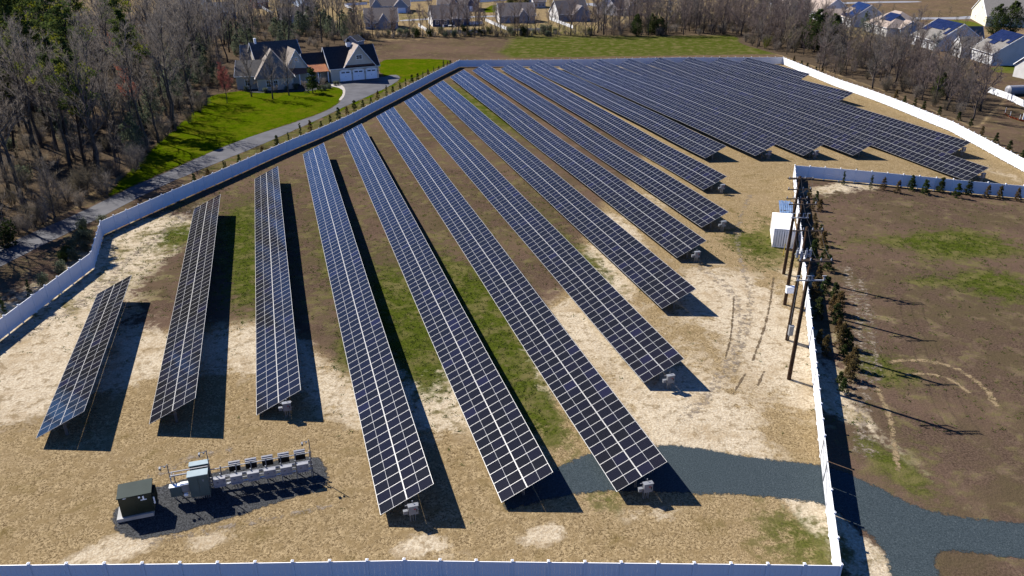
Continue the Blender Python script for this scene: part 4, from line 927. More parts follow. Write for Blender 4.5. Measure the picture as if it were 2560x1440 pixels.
# woods behind the big house
WB = [(470, 200), (580, 160), (640, 138), (740, 126), (830, 120), (905, 108), (930, 97), (900, 66), (700, 38), (470, 40), (380, 60), (340, 90)]
grove(BT, scatter(WB, 96, 3.8, 41), .72, 1.05, 'tall bare tree behind the large house with the three-door garage', 'bare trees behind the large house', 42)
grove(HOLLY, scatter([(560, 150), (750, 122), (900, 106), (880, 74), (700, 70), (560, 90)], 26, 4.4, 43), .6, 1.05, 'grey-green evergreen close behind the large house', 'evergreens behind the large house', 44)
merged('undergrowth', SAP + BRUSH, scatter(WB, 300, 1.9, 45), .5, 1.0, 'tangle of saplings and brush in the wood behind the large house', 46)
# tree line along the meadow
TL = [(880, 102), (1060, 94), (1300, 91), (1480, 91), (1480, 82), (1300, 81), (1060, 83), (880, 90)]
grove(HT, scatter(TL, 28, 3.6, 51), .8, 1.25, 'slim bare tree in the thin row between meadow and houses', 'bare trees along the meadow edge', 52)
merged('hedge_brush', BRUSH + SAP[2:], scatter(TL, 190, 1.2, 53), .3, .62, 'low brown brush between the meadow and the houses', 54)
grove(GBUSH, scatter(TL, 26, 3, 55), .7, 1.3, 'dark green bush in the hedge between meadow and houses', 'green bushes along the meadow edge', 56)
TR = [(1480, 92), (1840, 88), (1990, 102), (2030, 75), (1960, 48), (1800, 40), (1600, 48), (1480, 76)]
grove(TT, scatter(TR, 120, 3.0, 61), .7, 1.45, 'bare mauve-brown tree in the thicket beyond the green meadow', 'bare trees beyond the meadow', 62)
merged('undergrowth', SAPP + BRUSH, scatter(TR, 190, 2.2, 65), .6, 1.1, 'mauve-brown brush under the trees beyond the meadow', 66)
grove(EVER, [P(1630, 86).xy, P(1652, 87).xy, P(1590, 90).xy], .6, .8, 'dark spreading evergreen at the edge of the green meadow', 'evergreens at the meadow edge', 63)
# thicket behind the far sunlit fence
TF = [(1850, 112), (1950, 132), (2020, 160), (2060, 182), (2180, 222), (2260, 246), (2330, 266), (2430, 302), (2475, 285), (2400, 215), (2330, 180), (2240, 150), (2120, 120), (2030, 90), (1900, 85)]
grove(TT + TTt[:1], scatter(TF, 88, 2.9, 71, [(1955, 138, 2040, 175)]), .55, 1.3, 'bare mauve-brown tree in the thicket behind the sunlit fence', 'bare trees behind the sunlit fence', 72)
merged('undergrowth', SAPP + BRUSH, scatter(TF, 150, 2.0, 73, [(1955, 138, 2040, 175)]), .6, 1.15, 'dense brown brush filling the thicket behind the sunlit fence', 74)
grove(TTt, scatter([(2130, 120), (2220, 128), (2300, 150), (2260, 170), (2140, 140)], 18, 3.0, 75), .5, .75, 'tan leafless small tree between thicket and houses', 'tan trees below the houses', 76)
for i, (px, py, s, lb) in enumerate([(2035, 128, 1.15, 'broad dark green evergreen above the thicket, beside the solar-roofed house'), (2075, 132, 1.05, 'dark green evergreen standing just in front of the screened porch')]):
    plant(EVER[i], P(px, py), s, i, lb)
plant(EVER[0], P(1990, 118), .75, 2.0, 'smaller dark evergreen poking out of the mauve thicket')
plant(HOLLY[0], P(2160, 80), .8, .4, 'grey-green evergreen beside the grey gable wall')
plant(EVER[1], P(2345, 248), .55, .9, 'dark rounded evergreen bush low in the thicket behind the sunlit fence')
plant(kit('yellow_shrub', bush(291, 3.2, 1.6, 'willow', 420), '', 'bush', None), P(1912, 122), 1.3, 0, 'yellow-green budding shrub at the thicket edge')
for i, (px, py, s, lb) in enumerate([(2316, 195, 1.25, 'tall pear tree in white blossom in front of the solar-roofed houses'), (2255, 148, .8, 'small white blossoming tree between thicket and houses'), (1672, 60, .95, 'white blossoming tree rising among the bare trees beyond the meadow'), (1562, 66, .7, 'pale blossoming tree beside a white gable')]):
    plant(WHT[i % 2], P(px, py), s, i * 1.3, lb)
plant(RED, P(568, 258), .92, .6, 'round bare tree with a red haze of buds on the lawn')
plant(REDB, P(345, 330), .95, .3, 'maple in orange-red bud among the grey woods')
plant(REDB, P(300, 190), .9, 1.9, 'reddish budding maple deep in the woods near the suburb')
for i, (px, py, s) in enumerate([(629, 242, 1.0), (682, 248, 1.05), (723, 239, .95)]):
    plant(YT[i], P(px, py), s, i * 2, ['bare yard tree by the plain wing of the large house', 'forked bare yard tree before the pointed gable of the large house', 'bare yard tree nearest the porch of the large house'][i])
plant(CED[2], P(783, 233), 3.2, 0, 'tall pointed evergreen on the lawn by the house porch', None, 3.2)
# the conifer screen along the long fence
tops = [(692, 346), (721, 337), (751, 322), (776, 310), (802, 299), (825, 287), (846, 276), (867, 269), (886, 257), (907, 250), (927, 240), (944, 231), (966, 221), (982, 214), (1000, 205), (1014, 197), (1030, 191), (1044, 186), (1057, 179), (1070, 172), (1084, 166), (1097, 161), (1109, 155), (1119, 151), (1126, 150), (655, 370), (598, 396), (564, 406), (485, 437), (520, 424), (560, 408)]
for i, (px, py) in enumerate(sorted(set(tops))):
    k = ARB if i in (2, 3, 7, 8, 18, 21, 24, 26, 28) else CED[i % 4]
    plant(k, P(px, py + 9, .9) - Vector((0, 0, .9)) , rp.uniform(.72, 1.2), i, f'{"thin dark" if k is ARB else "small rounded"} conifer behind the long driveway fence, {ordn(i)} from its bent end', 'young conifers behind the long driveway fence')
for i, (px, py) in enumerate([(75, 735), (10, 778), (105, 700), (150, 668), (255, 552)]):
    plant(ARB if i in (0, 1) else GBUSH[1], P(px, py, .6) - Vector((0, 0, .6)), 1.0 if i in (0, 1) else .55, i, f'{"pointed dark conifer" if i < 2 else "small green bush"} outside the fence by the shortest row, {ordn(i)} along', 'plants outside the bent fence')
for i, (px, py) in enumerate([(172, 640), (182, 620), (196, 604), (208, 590), (214, 628), (190, 648), (160, 655), (222, 600), (204, 575)]):
    plant(GBUSH[i % 3], P(px, py), .5 + .05 * (i % 3), i, 'green bush in the small clump outside the crooked fence piece', 'bush clump outside the crooked fence')
# row in front of the short shaded fence
row = [(2107, 462, 'A'), (2136, 455, 'A'), (2176, 472, 'A'), (2207, 462, 'A') , (2207, 474, 'B'), (2243, 482, 'B'), (2277, 475, 'P'), (2311, 485, 'P'), (2350, 481, 'P'), (2391, 494, 'P'), (2419, 488, 'P'), (2466, 494, 'B'), (2497, 496, 'B'), (2541, 502, 'B')]
row = [r_ for k, r_ in enumerate(row) if k != 3]
for i, (px, py, k) in enumerate(row):
    kk = {'A': ARB, 'B': CED[1], 'P': MPINE[i % 2]}[k]
    plant(kk, P(px, py), .95 if k != 'P' else 1.0, i, f'{dict(A="thin dark arborvitae", B="browning conifer", P="bushy green pine")[k]} before the shaded blue-looking fence, {ordn(i)} from the corner', 'conifers before the shaded fence', .95 if k != 'P' else .95)
# double row between the pole-side fence and the field
fa, fb = P(1990, 470), P(2058, 1000); r = random.Random(77); q = 0
seq = [(2022, 490), (2040, 500), (2030, 520), (2036, 545), (2048, 520), (2020, 550), (2052, 575), (2034, 590), (2040, 615), (2056, 608), (2030, 640), (2062, 640), (2050, 660), (2068, 672), (2046, 695), (2072, 705), (2060, 728), (2034, 742), (2084, 745), (2080, 770), (2094, 778), (2042, 790), (2086, 800), (2100, 805), (2094, 828), (2108, 836), (2098, 860), (2112, 862), (2060, 880), (2108, 888), (2116, 905), (2114, 935), (2124, 942), (2106, 975), (2098, 955), (2046, 850), (2122, 868), (2130, 915)]
for px, py in seq:
    kk = CED[r.choice([0, 1, 1, 2, 3])]; s = r.uniform(.6, 1.35)
    plant(kk, P(px, py + 6), s, r.uniform(0, 6), f'young conifer in the planted strip beside the pole-side fence, {ordn(q)} from the far corner', 'young conifers beside the pole-side fence', s * r.uniform(.8, 1.1)); q += 1
# beyond the far fence
for i, (px, py) in enumerate([(1985, 150), (2004, 160), (2018, 168), (2040, 175), (2055, 182), (2350, 277), (2398, 292), (2428, 308), (2456, 330), (2490, 350), (2524, 368), (2557, 388), (2240, 240), (2262, 250), (2288, 258), (2310, 267)]):
    plant(CED[(i * 3 + 1) % 4], P(px, py, .8) - Vector((0, 0, .8)), rp.uniform(.85, 1.1), i, f'small conifer just behind the sunlit far fence, {ordn(i)} planted along it', 'conifers behind the sunlit fence')
# big pines by the cream house, conifers among the suburb
for i, (px, py, s) in enumerate([(2485, 92, 1.0), (2520, 92, 1.08)]): plant(EVER[i], P(px, py), s, i, ['broad dark pine hiding the cream house, on its gable side', 'broad dark pine hiding the cream house, on its driveway side'][i])
for i, (px, py) in enumerate([(1278, 18), (1300, 17), (1322, 17), (898, 4), (930, 5), (868, 6), (1560, 10)]): plant(EVER[i % 2], P(px, py), .85, i, 'dark evergreen standing among the suburban houses', 'evergreens among the houses')
for i, (px, py) in enumerate([(2140, 60), (2232, 34), (2374, 40), (2300, 48), (2320, 50), (2345, 52), (1245, 12), (1192, 48), (2390, 66), (2412, 68), (2160, 22), (2050, 12)]): plant(BTt[i % 2], P(px, py), .42, i, f'small bare street tree among the houses, {ordn(i)}' if False else 'small bare ornamental tree among the houses', 'ornamental trees among the houses')
# weeds and straw tufts: nobody could count them
def tufts():
    r = random.Random(9); mb = MB(); k = 0
    xs = r
    while k < 8000:
        x, y = r.uniform(-70, 105), r.uniform(36, 130)
        iy = min(ny - 1, int(np.searchsorted(gy, y))); ix = min(nx - 1, int(np.searchsorted(gx, x))); g = green[iy, ix]
        qx, qy, _ = proj(x, y, 0)
        if (qx > 1230 and qy > 1085) or (qx < 840 and qy > 1120): continue
        if r.random() > g * g * 1.6 or not (IN[iy, ix] or fld[iy, ix]): 
            if r.random() < .9: continue
            if r.random() < .93 or not IN[iy, ix]: continue
        z = float(gz(x, y)); s = r.uniform(.10, .26)
        for _ in range(5): blade(mb, Vector((x + r.gauss(0, .12), y + r.gauss(0, .12), z)), (rv(r, r.uniform(.1, .8))).normalized(), s, .035, r)
        k += 1
    return mb
M['weed'] = leafmat('low_weeds', (.07, .11, .018), (.15, .20, .04), (.2, .17, .06))
tag(tufts().build('weeds', M['weed']), 'low green weeds scattered over the solar field', 'weeds', kind='stuff')
# ------------------------------------------------------------------ houses
def sid(name, c, line=.2):
    """lap siding: wall colour with fine course shadows"""
    c = tuple(v * .58 for v in c); m, nt, b = newmat(name, .7); b.inputs['Specular IOR Level'].default_value = .2
    pos = nd(nt, 'ShaderNodeTexCoord').outputs['Object']; sx = nd(nt, 'ShaderNodeSeparateXYZ'); nt.links.new(pos, sx.inputs[0])
    f = ma(nt, 'FRACT', ma(nt, 'MULTIPLY', sx.outputs[2], 5.0))
    x = mixc(nt, mr(nt, noi(nt, pos, .6, 4), .35, .65), c, tuple(v * .9 for v in c)); nt.links.new(x, b.inputs['Base Color'])
    bu = nd(nt, 'ShaderNodeBump'); bu.inputs['Strength'].default_value = .4; bu.inputs['Distance'].default_value = .02; nt.links.new(f, bu.inputs['Height']); nt.links.new(bu.outputs[0], b.inputs['Normal'])
    return m
def shing(name, a, b_): return mat(name, a, b_, 2.2, .9, detail=6, bump=.15)
for n, c in dict(w_cream=(.80, .71, .58), w_white=(.72, .70, .67), w_grey=(.36, .39, .42), w_blue=(.34, .43, .54), w_navy=(.085, .11, .19), w_tan=(.46, .40, .33), w_slate=(.38, .41, .46), w_beige=(.58, .52, .44), w_red=(.30, .10, .08), w_stone=(.70, .63, .54), w_yellow=(.95, .86, .62), w_pale=(.80, .80, .80), w_offwhite=(.95, .90, .84)).items(): M[n] = sid(n.replace('w_', 'siding_'), c)
for n, a, b_ in (('r_dark', (.030, .031, .037), (.045, .046, .052)), ('r_brown', (.19, .155, .142), (.25, .21, .19)), ('r_tan', (.40, .31, .25), (.50, .40, .33)), ('r_grey', (.20, .185, .165), (.26, .235, .21)), ('r_weath', (.25, .205, .17), (.36, .30, .255)), ('r_mid', (.085, .080, .078), (.125, .115, .11)), ('r_blue', (.13, .17, .25), (.16, .21, .30))): M[n] = shing(n.replace('r_', 'shingles_'), a, b_)
M['trim'] = mat('white_trim', (.78, .78, .78), None, 1, .5)
M['pane'] = mat('dark_window_glass', (.025, .03, .038), (.04, .045, .055), 1, .08, spec=.6)
M['copper'] = mat('orange_copper_roof', (.695, .27, .10), (.58, .20, .08), .8, .5, metal=.1)
M['blue_door'] = mat('white_garage_door', (.72, .76, .82), (.66, .71, .78), 1, .5)
M['roofpv'] = mat('roof_solar_glass', (.012, .016, .05), (.02, .026, .075), .8, .15, spec=.15)
M['brick'] = mat('red_brown_brick', (.19, .085, .06), (.26, .13, .09), 5, .85)
def gable(root, u0, u1, v0, v1, hw, hr, ax, wm, rm, oh=.4, wall='wall', roof='roof', z0=0.0, hips=0.0):
    """a walled block with a two-sided roof; ax is the axis its ridge runs along"""
    if ax == 'u': F = lambda a, b, z: Vector((a, b, z)); a0, a1, b0, b1 = u0, u1, v0, v1
    else: F = lambda a, b, z: Vector((b, a, z)); a0, a1, b0, b1 = v0, v1, u0, u1
    c = (b0 + b1) / 2; hwz = hw - .02
    w_ = MB()
    if hips: ring = [F(a0, b0, z0 - .4), F(a0, b1, z0 - .4), F(a0, b1, hwz), F(a0, b0, hwz)]
    else: ring = [F(a0, b0, z0 - .4), F(a0, b1, z0 - .4), F(a0, b1, hwz), F(a0, c, hwz + hr), F(a0, b0, hwz)]
    w_.prism(ring, F(a1 - a0, 0, 0)); wo = w_.build(wall, M[wm], root)
    k = hr / ((b1 - b0) / 2); th = .16; r_ = MB(); b_0, b_1 = b0 - oh, b1 + oh; ze = hw - oh * k; A0, A1 = a0 - oh * .8, a1 + oh * .8
    if hips:
        for dz in (th,):
            e = [F(A0, b_0, ze + dz), F(A1, b_0, ze + dz), F(A1, b_1, ze + dz), F(A0, b_1, ze + dz)]; p = [F(a0 + hips, c, hw + hr + dz), F(a1 - hips, c, hw + hr + dz)]; lo = [q - Vector((0, 0, .2)) for q in e]
            r_.add(e + p + lo, [(0, 1, 5, 4), (1, 2, 5), (2, 3, 4, 5), (3, 0, 4), (9, 8, 7, 6), (6, 7, 1, 0), (7, 8, 2, 1), (8, 9, 3, 2), (9, 6, 0, 3)])
    else:
        r_.prism([F(A0, b_0, ze), F(A0, c, hw + hr), F(A0, b_1, ze), F(A0, b_1, ze + th), F(A0, c, hw + hr + th), F(A0, b_0, ze + th)], F(A1 - A0, 0, 0))
    ro = r_.build(roof, M[rm], root)
    t_ = MB()
    if not hips:
        for e in (A0 - .03, A1 + .03):
            t_ = MB()
            for bb in (b_0, b_1): t_.prism([F(e - .03, bb, ze - .06), F(e - .03, c, hw + hr - .06), F(e - .03, c, hw + hr + th + .02), F(e - .03, bb, ze + th + .02)], F(.06, 0, 0))
            t_.build('fascia', M['trim'], ro)
    g = MB()
    for bb in (b_0 - .05, b_1 + .05): g.box(F((A0 + A1) / 2, bb, ze + .06), tuple(abs(x) for x in F(A1 - A0 - .1, .09, .12)))
    g.build('gutter', M['trim'], ro)
    return wo, ro
def window(root, face, a, z, w_, h, off=0.0, name='window', shut=False, muntin=True):
    """face: unit outward vector of the wall; a: centre on the wall base line"""
    fx, fy = face; t = Vector((-fy, fx, 0)); n = Vector((fx, fy, 0)); c = Vector((a[0], a[1], z)) + n * (.03 + off)
    def bx(mb, dt, dz, wt, hz, dn, th): mb.box(c + t * dt + Vector((0, 0, dz)) + n * dn, (wt, th, hz), rot=Matrix((tuple(t), tuple(n), (0, 0, 1))).transposed())
    f = MB(); e = .11
    bx(f, 0, h / 2 + e / 2, w_ + 2 * e, e, 0, .09); bx(f, 0, -h / 2 - e / 2, w_ + 2 * e, e, 0, .12); bx(f, -w_ / 2 - e / 2, 0, e, h, 0, .09); bx(f, w_ / 2 + e / 2, 0, e, h, 0, .09)
    if muntin: bx(f, 0, 0, w_, .05, .0, .08); bx(f, 0, 0, .05, h, .003, .07)
    o = f.build(name, M['trim'], root); p = MB(); bx(p, 0, 0, w_, h, -.012, .05); p.build('pane', M['pane'], o)
    return o
def door(root, face, a, w_, h, m='trim', name='door', z0=0.02):
    fx, fy = face; t = Vector((-fy, fx, 0)); n = Vector((fx, fy, 0)); c = Vector((a[0], a[1], z0 + h / 2)); rm = Matrix((tuple(t), tuple(n), (0, 0, 1))).transposed()
    b = MB(); b.box(c + n * .02, (w_, .08, h), rot=rm)
    for k in range(3): b.box(c + n * .065 + Vector((0, 0, -h / 2 + h * (k + .5) / 3.6)), (w_ * .92, .012, h / 4.4), rot=rm)
    o = b.build(name, M[m], root); return o
def rpanels(root, u0, u1, v0, vc, hw, hr, cells, nu, nv, name='roof_solar_panel'):
    """rows of panels lying on the front slope of a block whose ridge runs along u"""
    run = vc - v0; k = hr / run; L = math.hypot(run, hr); a = math.atan(k)
    du = (u1 - u0) / nu; dl = L / nv
    for i, j in cells:
        d = dl * (j + .5); p = Vector((u0 + du * (i + .5), v0 + d * math.cos(a), hw + d * math.sin(a))) + Vector((0, -math.sin(a), math.cos(a))) * .26
        b = MB(); b.box(p, (du - .03, dl - .03, .05), rot=Matrix.Rotation(a, 3, 'X')); b.build(name, M['roofpv'], root)
def house(name, label, A, B, depth, hw, hr, wm, rm, ax='u', cross=(), wins=(), doors=(), chim=None, hips=0.0, lend=None, group='houses of the suburb'):
    a, b = P(*A), P(*B); d = b - a; d.z = 0; W_ = d.length
    r = thing(name, label, 'house', a, math.atan2(d.y, d.x), group)
    gable(r, 0, W_, 0, depth, hw, hr, ax, wm, rm, hips=hips)
    for c in cross: gable(r, c[0] * W_, c[1] * W_, c[2], c[3], c[4], c[5], c[6], c[7], rm, .3, 'wing_wall', 'wing_roof')
    for f, p, z, w_, h in wins:
        if f == 'f': window(r, (0, -1), (p * W_, 0), z, w_, h)
        elif f == 'l': window(r, (-1, 0), (0, p * depth), z, w_, h)
        elif f == 'r': window(r, (1, 0), (W_, p * depth), z, w_, h)
        else: window(r, (0, -1), (p * W_, float(f)), z, w_, h)
    for p, off, w_, h, m_ in doors: door(r, (0, -1), (p * W_, off), w_, h, m_)
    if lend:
        e = MB(); c = depth / 2; e.prism([(-.03, .02, -.3), (-.03, depth - .02, -.3), (-.03, depth - .02, hw - .03), (-.03, c, hw + hr - .05), (-.03, .02, hw - .03)], (.025, 0, 0)); e.build('end_wall', M[lend], r)  # thin overlay of pale siding on the left gable end
    if chim:
        zr = hw + hr * (1 - abs(chim[1] * 2 - 1)); c = MB(); c.tube([(chim[0] * W_, chim[1] * depth, zr - .3), (chim[0] * W_, chim[1] * depth, zr + .75)], .11, 8); c.tube([(chim[0] * W_, chim[1] * depth, zr + .75), (chim[0] * W_, chim[1] * depth, zr + .9)], .18, 8); c.build('vent_pipe', M['inv_grey'], r)
    return r, W_
WF = lambda *p: [('f', x, 1.5, 1.0, 1.4) for x in p]
house('brown_roof_house', 'navy-sided house with a plain brown roof, white gable end and patio set behind', (1082, 67), (1174, 64), 12, 3.0, 4.6, 'w_navy', 'r_brown', wins=WF(.12, .35, .8) + [('l', .3, 1.5, 1, 1.4), ('l', .7, 1.5, 1, 1.4)], doors=[(.5, 0, 1.6, 2.2, 'pane')], cross=[(.54, .64, -1.2, 1, 3.1, .5, 'u', 'w_navy')], chim=(.4, .6), lend='w_offwhite')
house('brown_roof_house', 'grey house with a brown roof and one small central gable, half hidden by bushes', (914, 74), (996, 72), 12, 3.0, 4.4, 'w_slate', 'r_brown', wins=WF(.12, .28, .72, .9), cross=[(.40, .72, -1.0, 5, 3.0, 2.7, 'v', 'w_slate')], doors=[(.82, 0, 1.6, 2.2, 'pane')], chim=(.15, .3))
house('brown_roof_house', 'brown-roofed house with white gable end and small back gable above a yard fence', (1250, 58), (1338, 56), 12, 3.0, 4.4, 'w_slate', 'r_brown', wins=WF(.16, .3, .8), cross=[(.54, .78, -.8, 5, 3.0, 2.4, 'v', 'w_slate')], chim=(.3, .35), doors=[(.45, 0, 1.6, 2.2, 'pane')], lend='w_offwhite')
house('brown_roof_house', 'house with a big brown roof, white gable end and wide grey-blue back gable', (1397, 54), (1472, 51), 12, 3.1, 4.8, 'w_slate', 'r_brown', wins=[('l', .4, 1.6, .9, 1.5), ('l', .65, 1.6, .9, 1.5)], cross=[(.42, .98, -2.0, 6, 3.0, 3.2, 'v', 'w_slate')], chim=(.85, .3), lend='w_offwhite')
house('blue_gabled_house', 'blue-grey house with two front gables and a double garage door', (928, 32), (1026, 30), 12, 3.0, 4.6, 'w_blue', 'r_brown', cross=[(.02, .26, -1.2, 5, 3.0, 3.0, 'v', 'w_blue'), (.58, .93, -4.0, 6, 3.0, 3.3, 'v', 'w_blue')], wins=[('-1.2', .08, 1.5, .8, 1.4), ('-1.2', .17, 1.5, .8, 1.4)] + WF(.34, .48), doors=[(.75, -4.0, 4.6, 2.3, 'blue_door')], lend='w_offwhite')
house('blue_gabled_house', 'dark blue house with a white-framed garage end beside a bright green lawn', (1094, 26), (1192, 26), 12, 3.0, 4.4, 'w_navy', 'r_brown', cross=[(.32, .52, -1.2, 5, 3.0, 2.6, 'v', 'w_navy'), (.78, .98, -4.5, 6, 3.0, 3.0, 'v', 'w_navy')], doors=[(.88, -4.5, 1.5, 2.3, 'blue_door')], wins=WF(.1, .22, .6), lend='w_offwhite')
house('beige_house', 'small cream house with white gable between the dark conifers and a brown-roofed house', (1334, 21), (1364, 20), 13, 3.2, 4.0, 'w_beige', 'r_brown', wins=WF(.2, .5, .8), lend='w_offwhite')
house('beige_house', 'cream-gabled house half hidden behind mauve treetops', (1543, 40), (1592, 34), 12, 3.0, 5.0, 'w_beige', 'r_brown', cross=[(.35, .9, -1.5, 6, 3.0, 3.0, 'v', 'w_slate')], wins=[('l', .5, 1.6, 1, 1.5)], lend='w_offwhite')
house('pale_blue_house', 'pale blue house with a front gable beyond the bare woods', (450, 36), (515, 35), 12, 4.4, 4.0, 'w_blue', 'r_blue', cross=[(.45, .95, -1.5, 5, 4.2, 3.0, 'v', 'w_blue')], wins=[('-1.5', .7, 2.6, 1.0, 1.4)] + WF(.2))
house('blue_roof_house', 'low house with a light blue roof seen through bare trunks', (518, 50), (592, 46), 11, 3.0, 3.6, 'w_grey', 'r_blue', wins=WF(.3, .7))
house('grey_gable_house', 'grey gable of a small house deep in the bare woods', (503, 92), (534, 92), 10, 3.2, 4.0, 'w_grey', 'r_weath', ax='v', wins=[('f', .5, 3.6, .9, 1.1)])
house('brown_roof_house', 'long brown-roofed house with white dormers seen through bare trees', (706, 72), (792, 68), 12, 3.0, 4.4, 'w_grey', 'r_brown', cross=[(.18, .42, -1, 5, 3.0, 2.6, 'v', 'w_white'), (.6, .82, -1, 5, 3.0, 2.6, 'v', 'w_white')], wins=[('-1', .3, 1.5, 1, 1.4), ('-1', .7, 1.5, 1, 1.4)])
house('white_gable_house', 'white-gabled house behind bare trunks at the top of the view', (752, 32), (792, 30), 12, 3.2, 4.4, 'w_white', 'r_blue', ax='v', wins=[('f', .3, 1.6, 1, 1.4), ('f', .7, 1.6, 1, 1.4)])
house('red_house', 'small reddish house with a white fence beyond the bare trees', (640, 22), (672, 20), 10, 3.2, 3.6, 'w_red', 'r_brown', wins=WF(.3, .7))
house('brown_roof_house', 'far house in the top row of the suburb, brown roof and white end', (700, 9), (750, 8), 12, 3.0, 4.0, 'w_white', 'r_brown', wins=WF(.3, .7))
house('brown_roof_house', 'far dark-roofed house between the hidden gable and the tan-roofed ones', (1598, 6), (1650, 4), 12, 3.0, 4.2, 'w_navy', 'r_dark', wins=WF(.3, .7))
house('tan_roof_house', 'tan-roofed house farthest along the row beside the thicket, white gable in front', (1932, 34), (1978, 40), 13, 3.2, 4.6, 'w_pale', 'r_tan', cross=[(-.15, .25, -3, 4, 3.0, 2.6, 'v', 'w_white')], wins=WF(.4, .6))
house('tan_roof_house', 'tan-roofed house with a wide plain grey gable side, next to the blue solar roof', (1997, 38), (2046, 52), 14, 3.4, 5.2, 'w_pale', 'r_tan', wins=WF(.3, .5), chim=(.6, .3))
h, W_ = house('solar_roof_house', 'house whose blue solar roof has a tan notch, with a white screened porch', (2095, 57), (2124, 68), 14, 3.2, 5.0, 'w_pale', 'r_tan', cross=[(-.42, .22, -7.5, 2, 2.9, 2.4, 'v', 'w_white')], wins=[('-7.5', -.25, 1.6, .8, 1.6), ('-7.5', .0, 1.6, .8, 1.6)] + WF(.5, .8))
rpanels(h, 0, W_, 0, 7, 3.2, 5.0, [(i, j) for i in range(7) for j in range(5) if not (i < 3 and j in (1, 2))], 7, 5)
h, W_ = house('solar_roof_house', 'hip-roofed tan house with one solar block and a row of white windows', (2159, 76), (2215, 92), 15, 3.2, 4.6, 'w_white', 'r_tan', hips=6.5, wins=WF(.06, .16, .26, .40, .5, .62, .72), cross=[(.88, 1.12, 4, 11, 3.1, 2.4, 'u', 'w_blue')])
rpanels(h, W_ * .34, W_ * .80, 0, 7.5, 3.2, 4.6, [(i, j) for i in range(5) for j in (2, 3, 4)], 5, 6)
h, W_ = house('solar_roof_house', 'grey-roofed house with solar panels along the ridge, behind the white blossom tree', (2277, 110), (2338, 128), 15, 3.2, 5.0, 'w_pale', 'r_grey', wins=WF(.08, .2, .42, .54, .66), cross=[(.1, .35, 11, 21, 3.0, 3.0, 'v', 'w_slate')], chim=(.7, .25), doors=[(.3, 0, 1.6, 2.2, 'pane')])
rpanels(h, W_ * .03, W_ * .98, 0, 7.5, 3.2, 5.0, [(i, j) for i in range(8) for j in range(2, 6) if not (j == 2 and i in (2, 3, 4, 5, 6)) and not (j == 3 and i == 6)], 8, 6)
h, W_ = house('solar_roof_house', 'nearest grey-roofed house with solar panels, a screened porch and big shaded gable', (2425, 147), (2476, 164), 15, 3.4, 5.0, 'w_pale', 'r_grey', cross=[(-.62, -.08, -2.5, 4, 3.2, 2.6, 'v', 'w_white')], wins=WF(.15, .5, .72) + [('-2.5', -.48, 1.5, 1.1, 2.0), ('-2.5', -.22, 1.5, 1.1, 2.0)], chim=(.62, .25))
rpanels(h, -W_ * .02, W_ * .99, 0, 7.5, 3.4, 5.0, [(i, j) for i in range(7) for j in range(2, 6) if not (j == 2 and i not in (2, 3)) and not (j == 3 and i == 5)], 7, 6)
house('cream_house', 'large cream gabled house partly hidden by two dark pines', (2426, 46), (2462, 66), 30, 4.0, 6.0, 'w_yellow', 'r_grey', ax='v', wins=[('f', .6, 6.2, .7, 1.2), ('f', .3, 1.6, .7, 1.4)])
house('white_house', 'white house at the very edge of the view above the orange netting', (2598, 206), (2680, 202), 9, 3.4, 3.4, 'w_white', 'r_grey', wins=WF(.1, .3))
# ---- the large house with the three-door garage
g0, g1 = P(829, 206), P(948, 195); d = g1 - g0; d.z = 0; GW = d.length
BH = thing('large_house', 'large house with a three-door garage, dark steep roofs and an orange copper porch roof', 'house', g0, math.atan2(d.y, d.x))
gable(BH, 0, GW, 0, 9.5, 3.7, 4.6, 'u', 'w_cream', 'r_dark', .45, 'garage_wall', 'garage_roof')
gable(BH, 4.0, 11.8, -.35, 4.2, 4.1, 4.9, 'v', 'w_cream', 'r_tan', .5, 'gable_wall', 'gable_roof', z0=4.4)
b = MB(); b.box((7.9, -.62, 3.98), (8.2, .75, .14), rot=Matrix.Rotation(.25, 3, 'X')); b.build('canopy', M['brick'], BH)
for k in range(3):
    x = 3.95 + 3.55 * k
    o = door(BH, (0, -1), (x, -.02), 2.75, 2.5, 'blue_door', 'garage_door')
    f = MB(); f.box((x - 1.5, -.05, 1.35), (.2, .1, 2.7)); f.box((x + 1.5, -.05, 1.35), (.2, .1, 2.7))
    f.prism([(x + math.cos(t) * 1.6, -.10, 2.55 + math.sin(t) * .48) for t in [math.pi * q / 8 for q in range(9)]], (0, .09, 0)); f.build('door_frame', M['trim'], o)
    for s_ in (-.62, .62): p = MB(); p.box((x + s_, -.085, 2.24), (.95, .03, .30)); p.build('pane', M['pane'], o)
    p = MB(); p.tube([(x, -.11, 1.05), (x, -.11, 1.3)], .04, 6); p.build('handle', M['black'], o)
    l = MB(); l.box((x + 1.78, -.10, 2.0), (.16, .2, .38)); l.build('wall_lantern', M['black'], BH)
window(BH, (0, -1), (7.9, -.35), 6.0, 1.5, .95)
cu = MB(); cu.box((6.6, 4.75, 8.75), (1.0, 1.0, 1.3)); o = cu.build('cupola', M['trim'], BH)
cu = MB(); z = 9.4; cu.add([(5.95, 4.1, z), (7.25, 4.1, z), (7.25, 5.4, z), (5.95, 5.4, z), (6.6, 4.75, z + 1.0)], [(0, 1, 4), (1, 2, 4), (2, 3, 4), (3, 0, 4), (3, 2, 1, 0)]); cu.tube([(6.6, 4.75, z + .9), (6.6, 4.75, z + 1.5)], .03, 5); cu.build('cupola_roof', M['r_dark'], o)
gable(BH, GW - .9, GW + .9, 3.6, 8.4, 3.2, 2.4, 'u', 'w_cream', 'r_dark', .3, 'side_wall', 'side_roof')
gable(BH, -5.8, .1, 3.2, 9.0, 3.3, 3.6, 'u', 'w_cream', 'r_dark', .3, 'link_wall', 'link_roof')
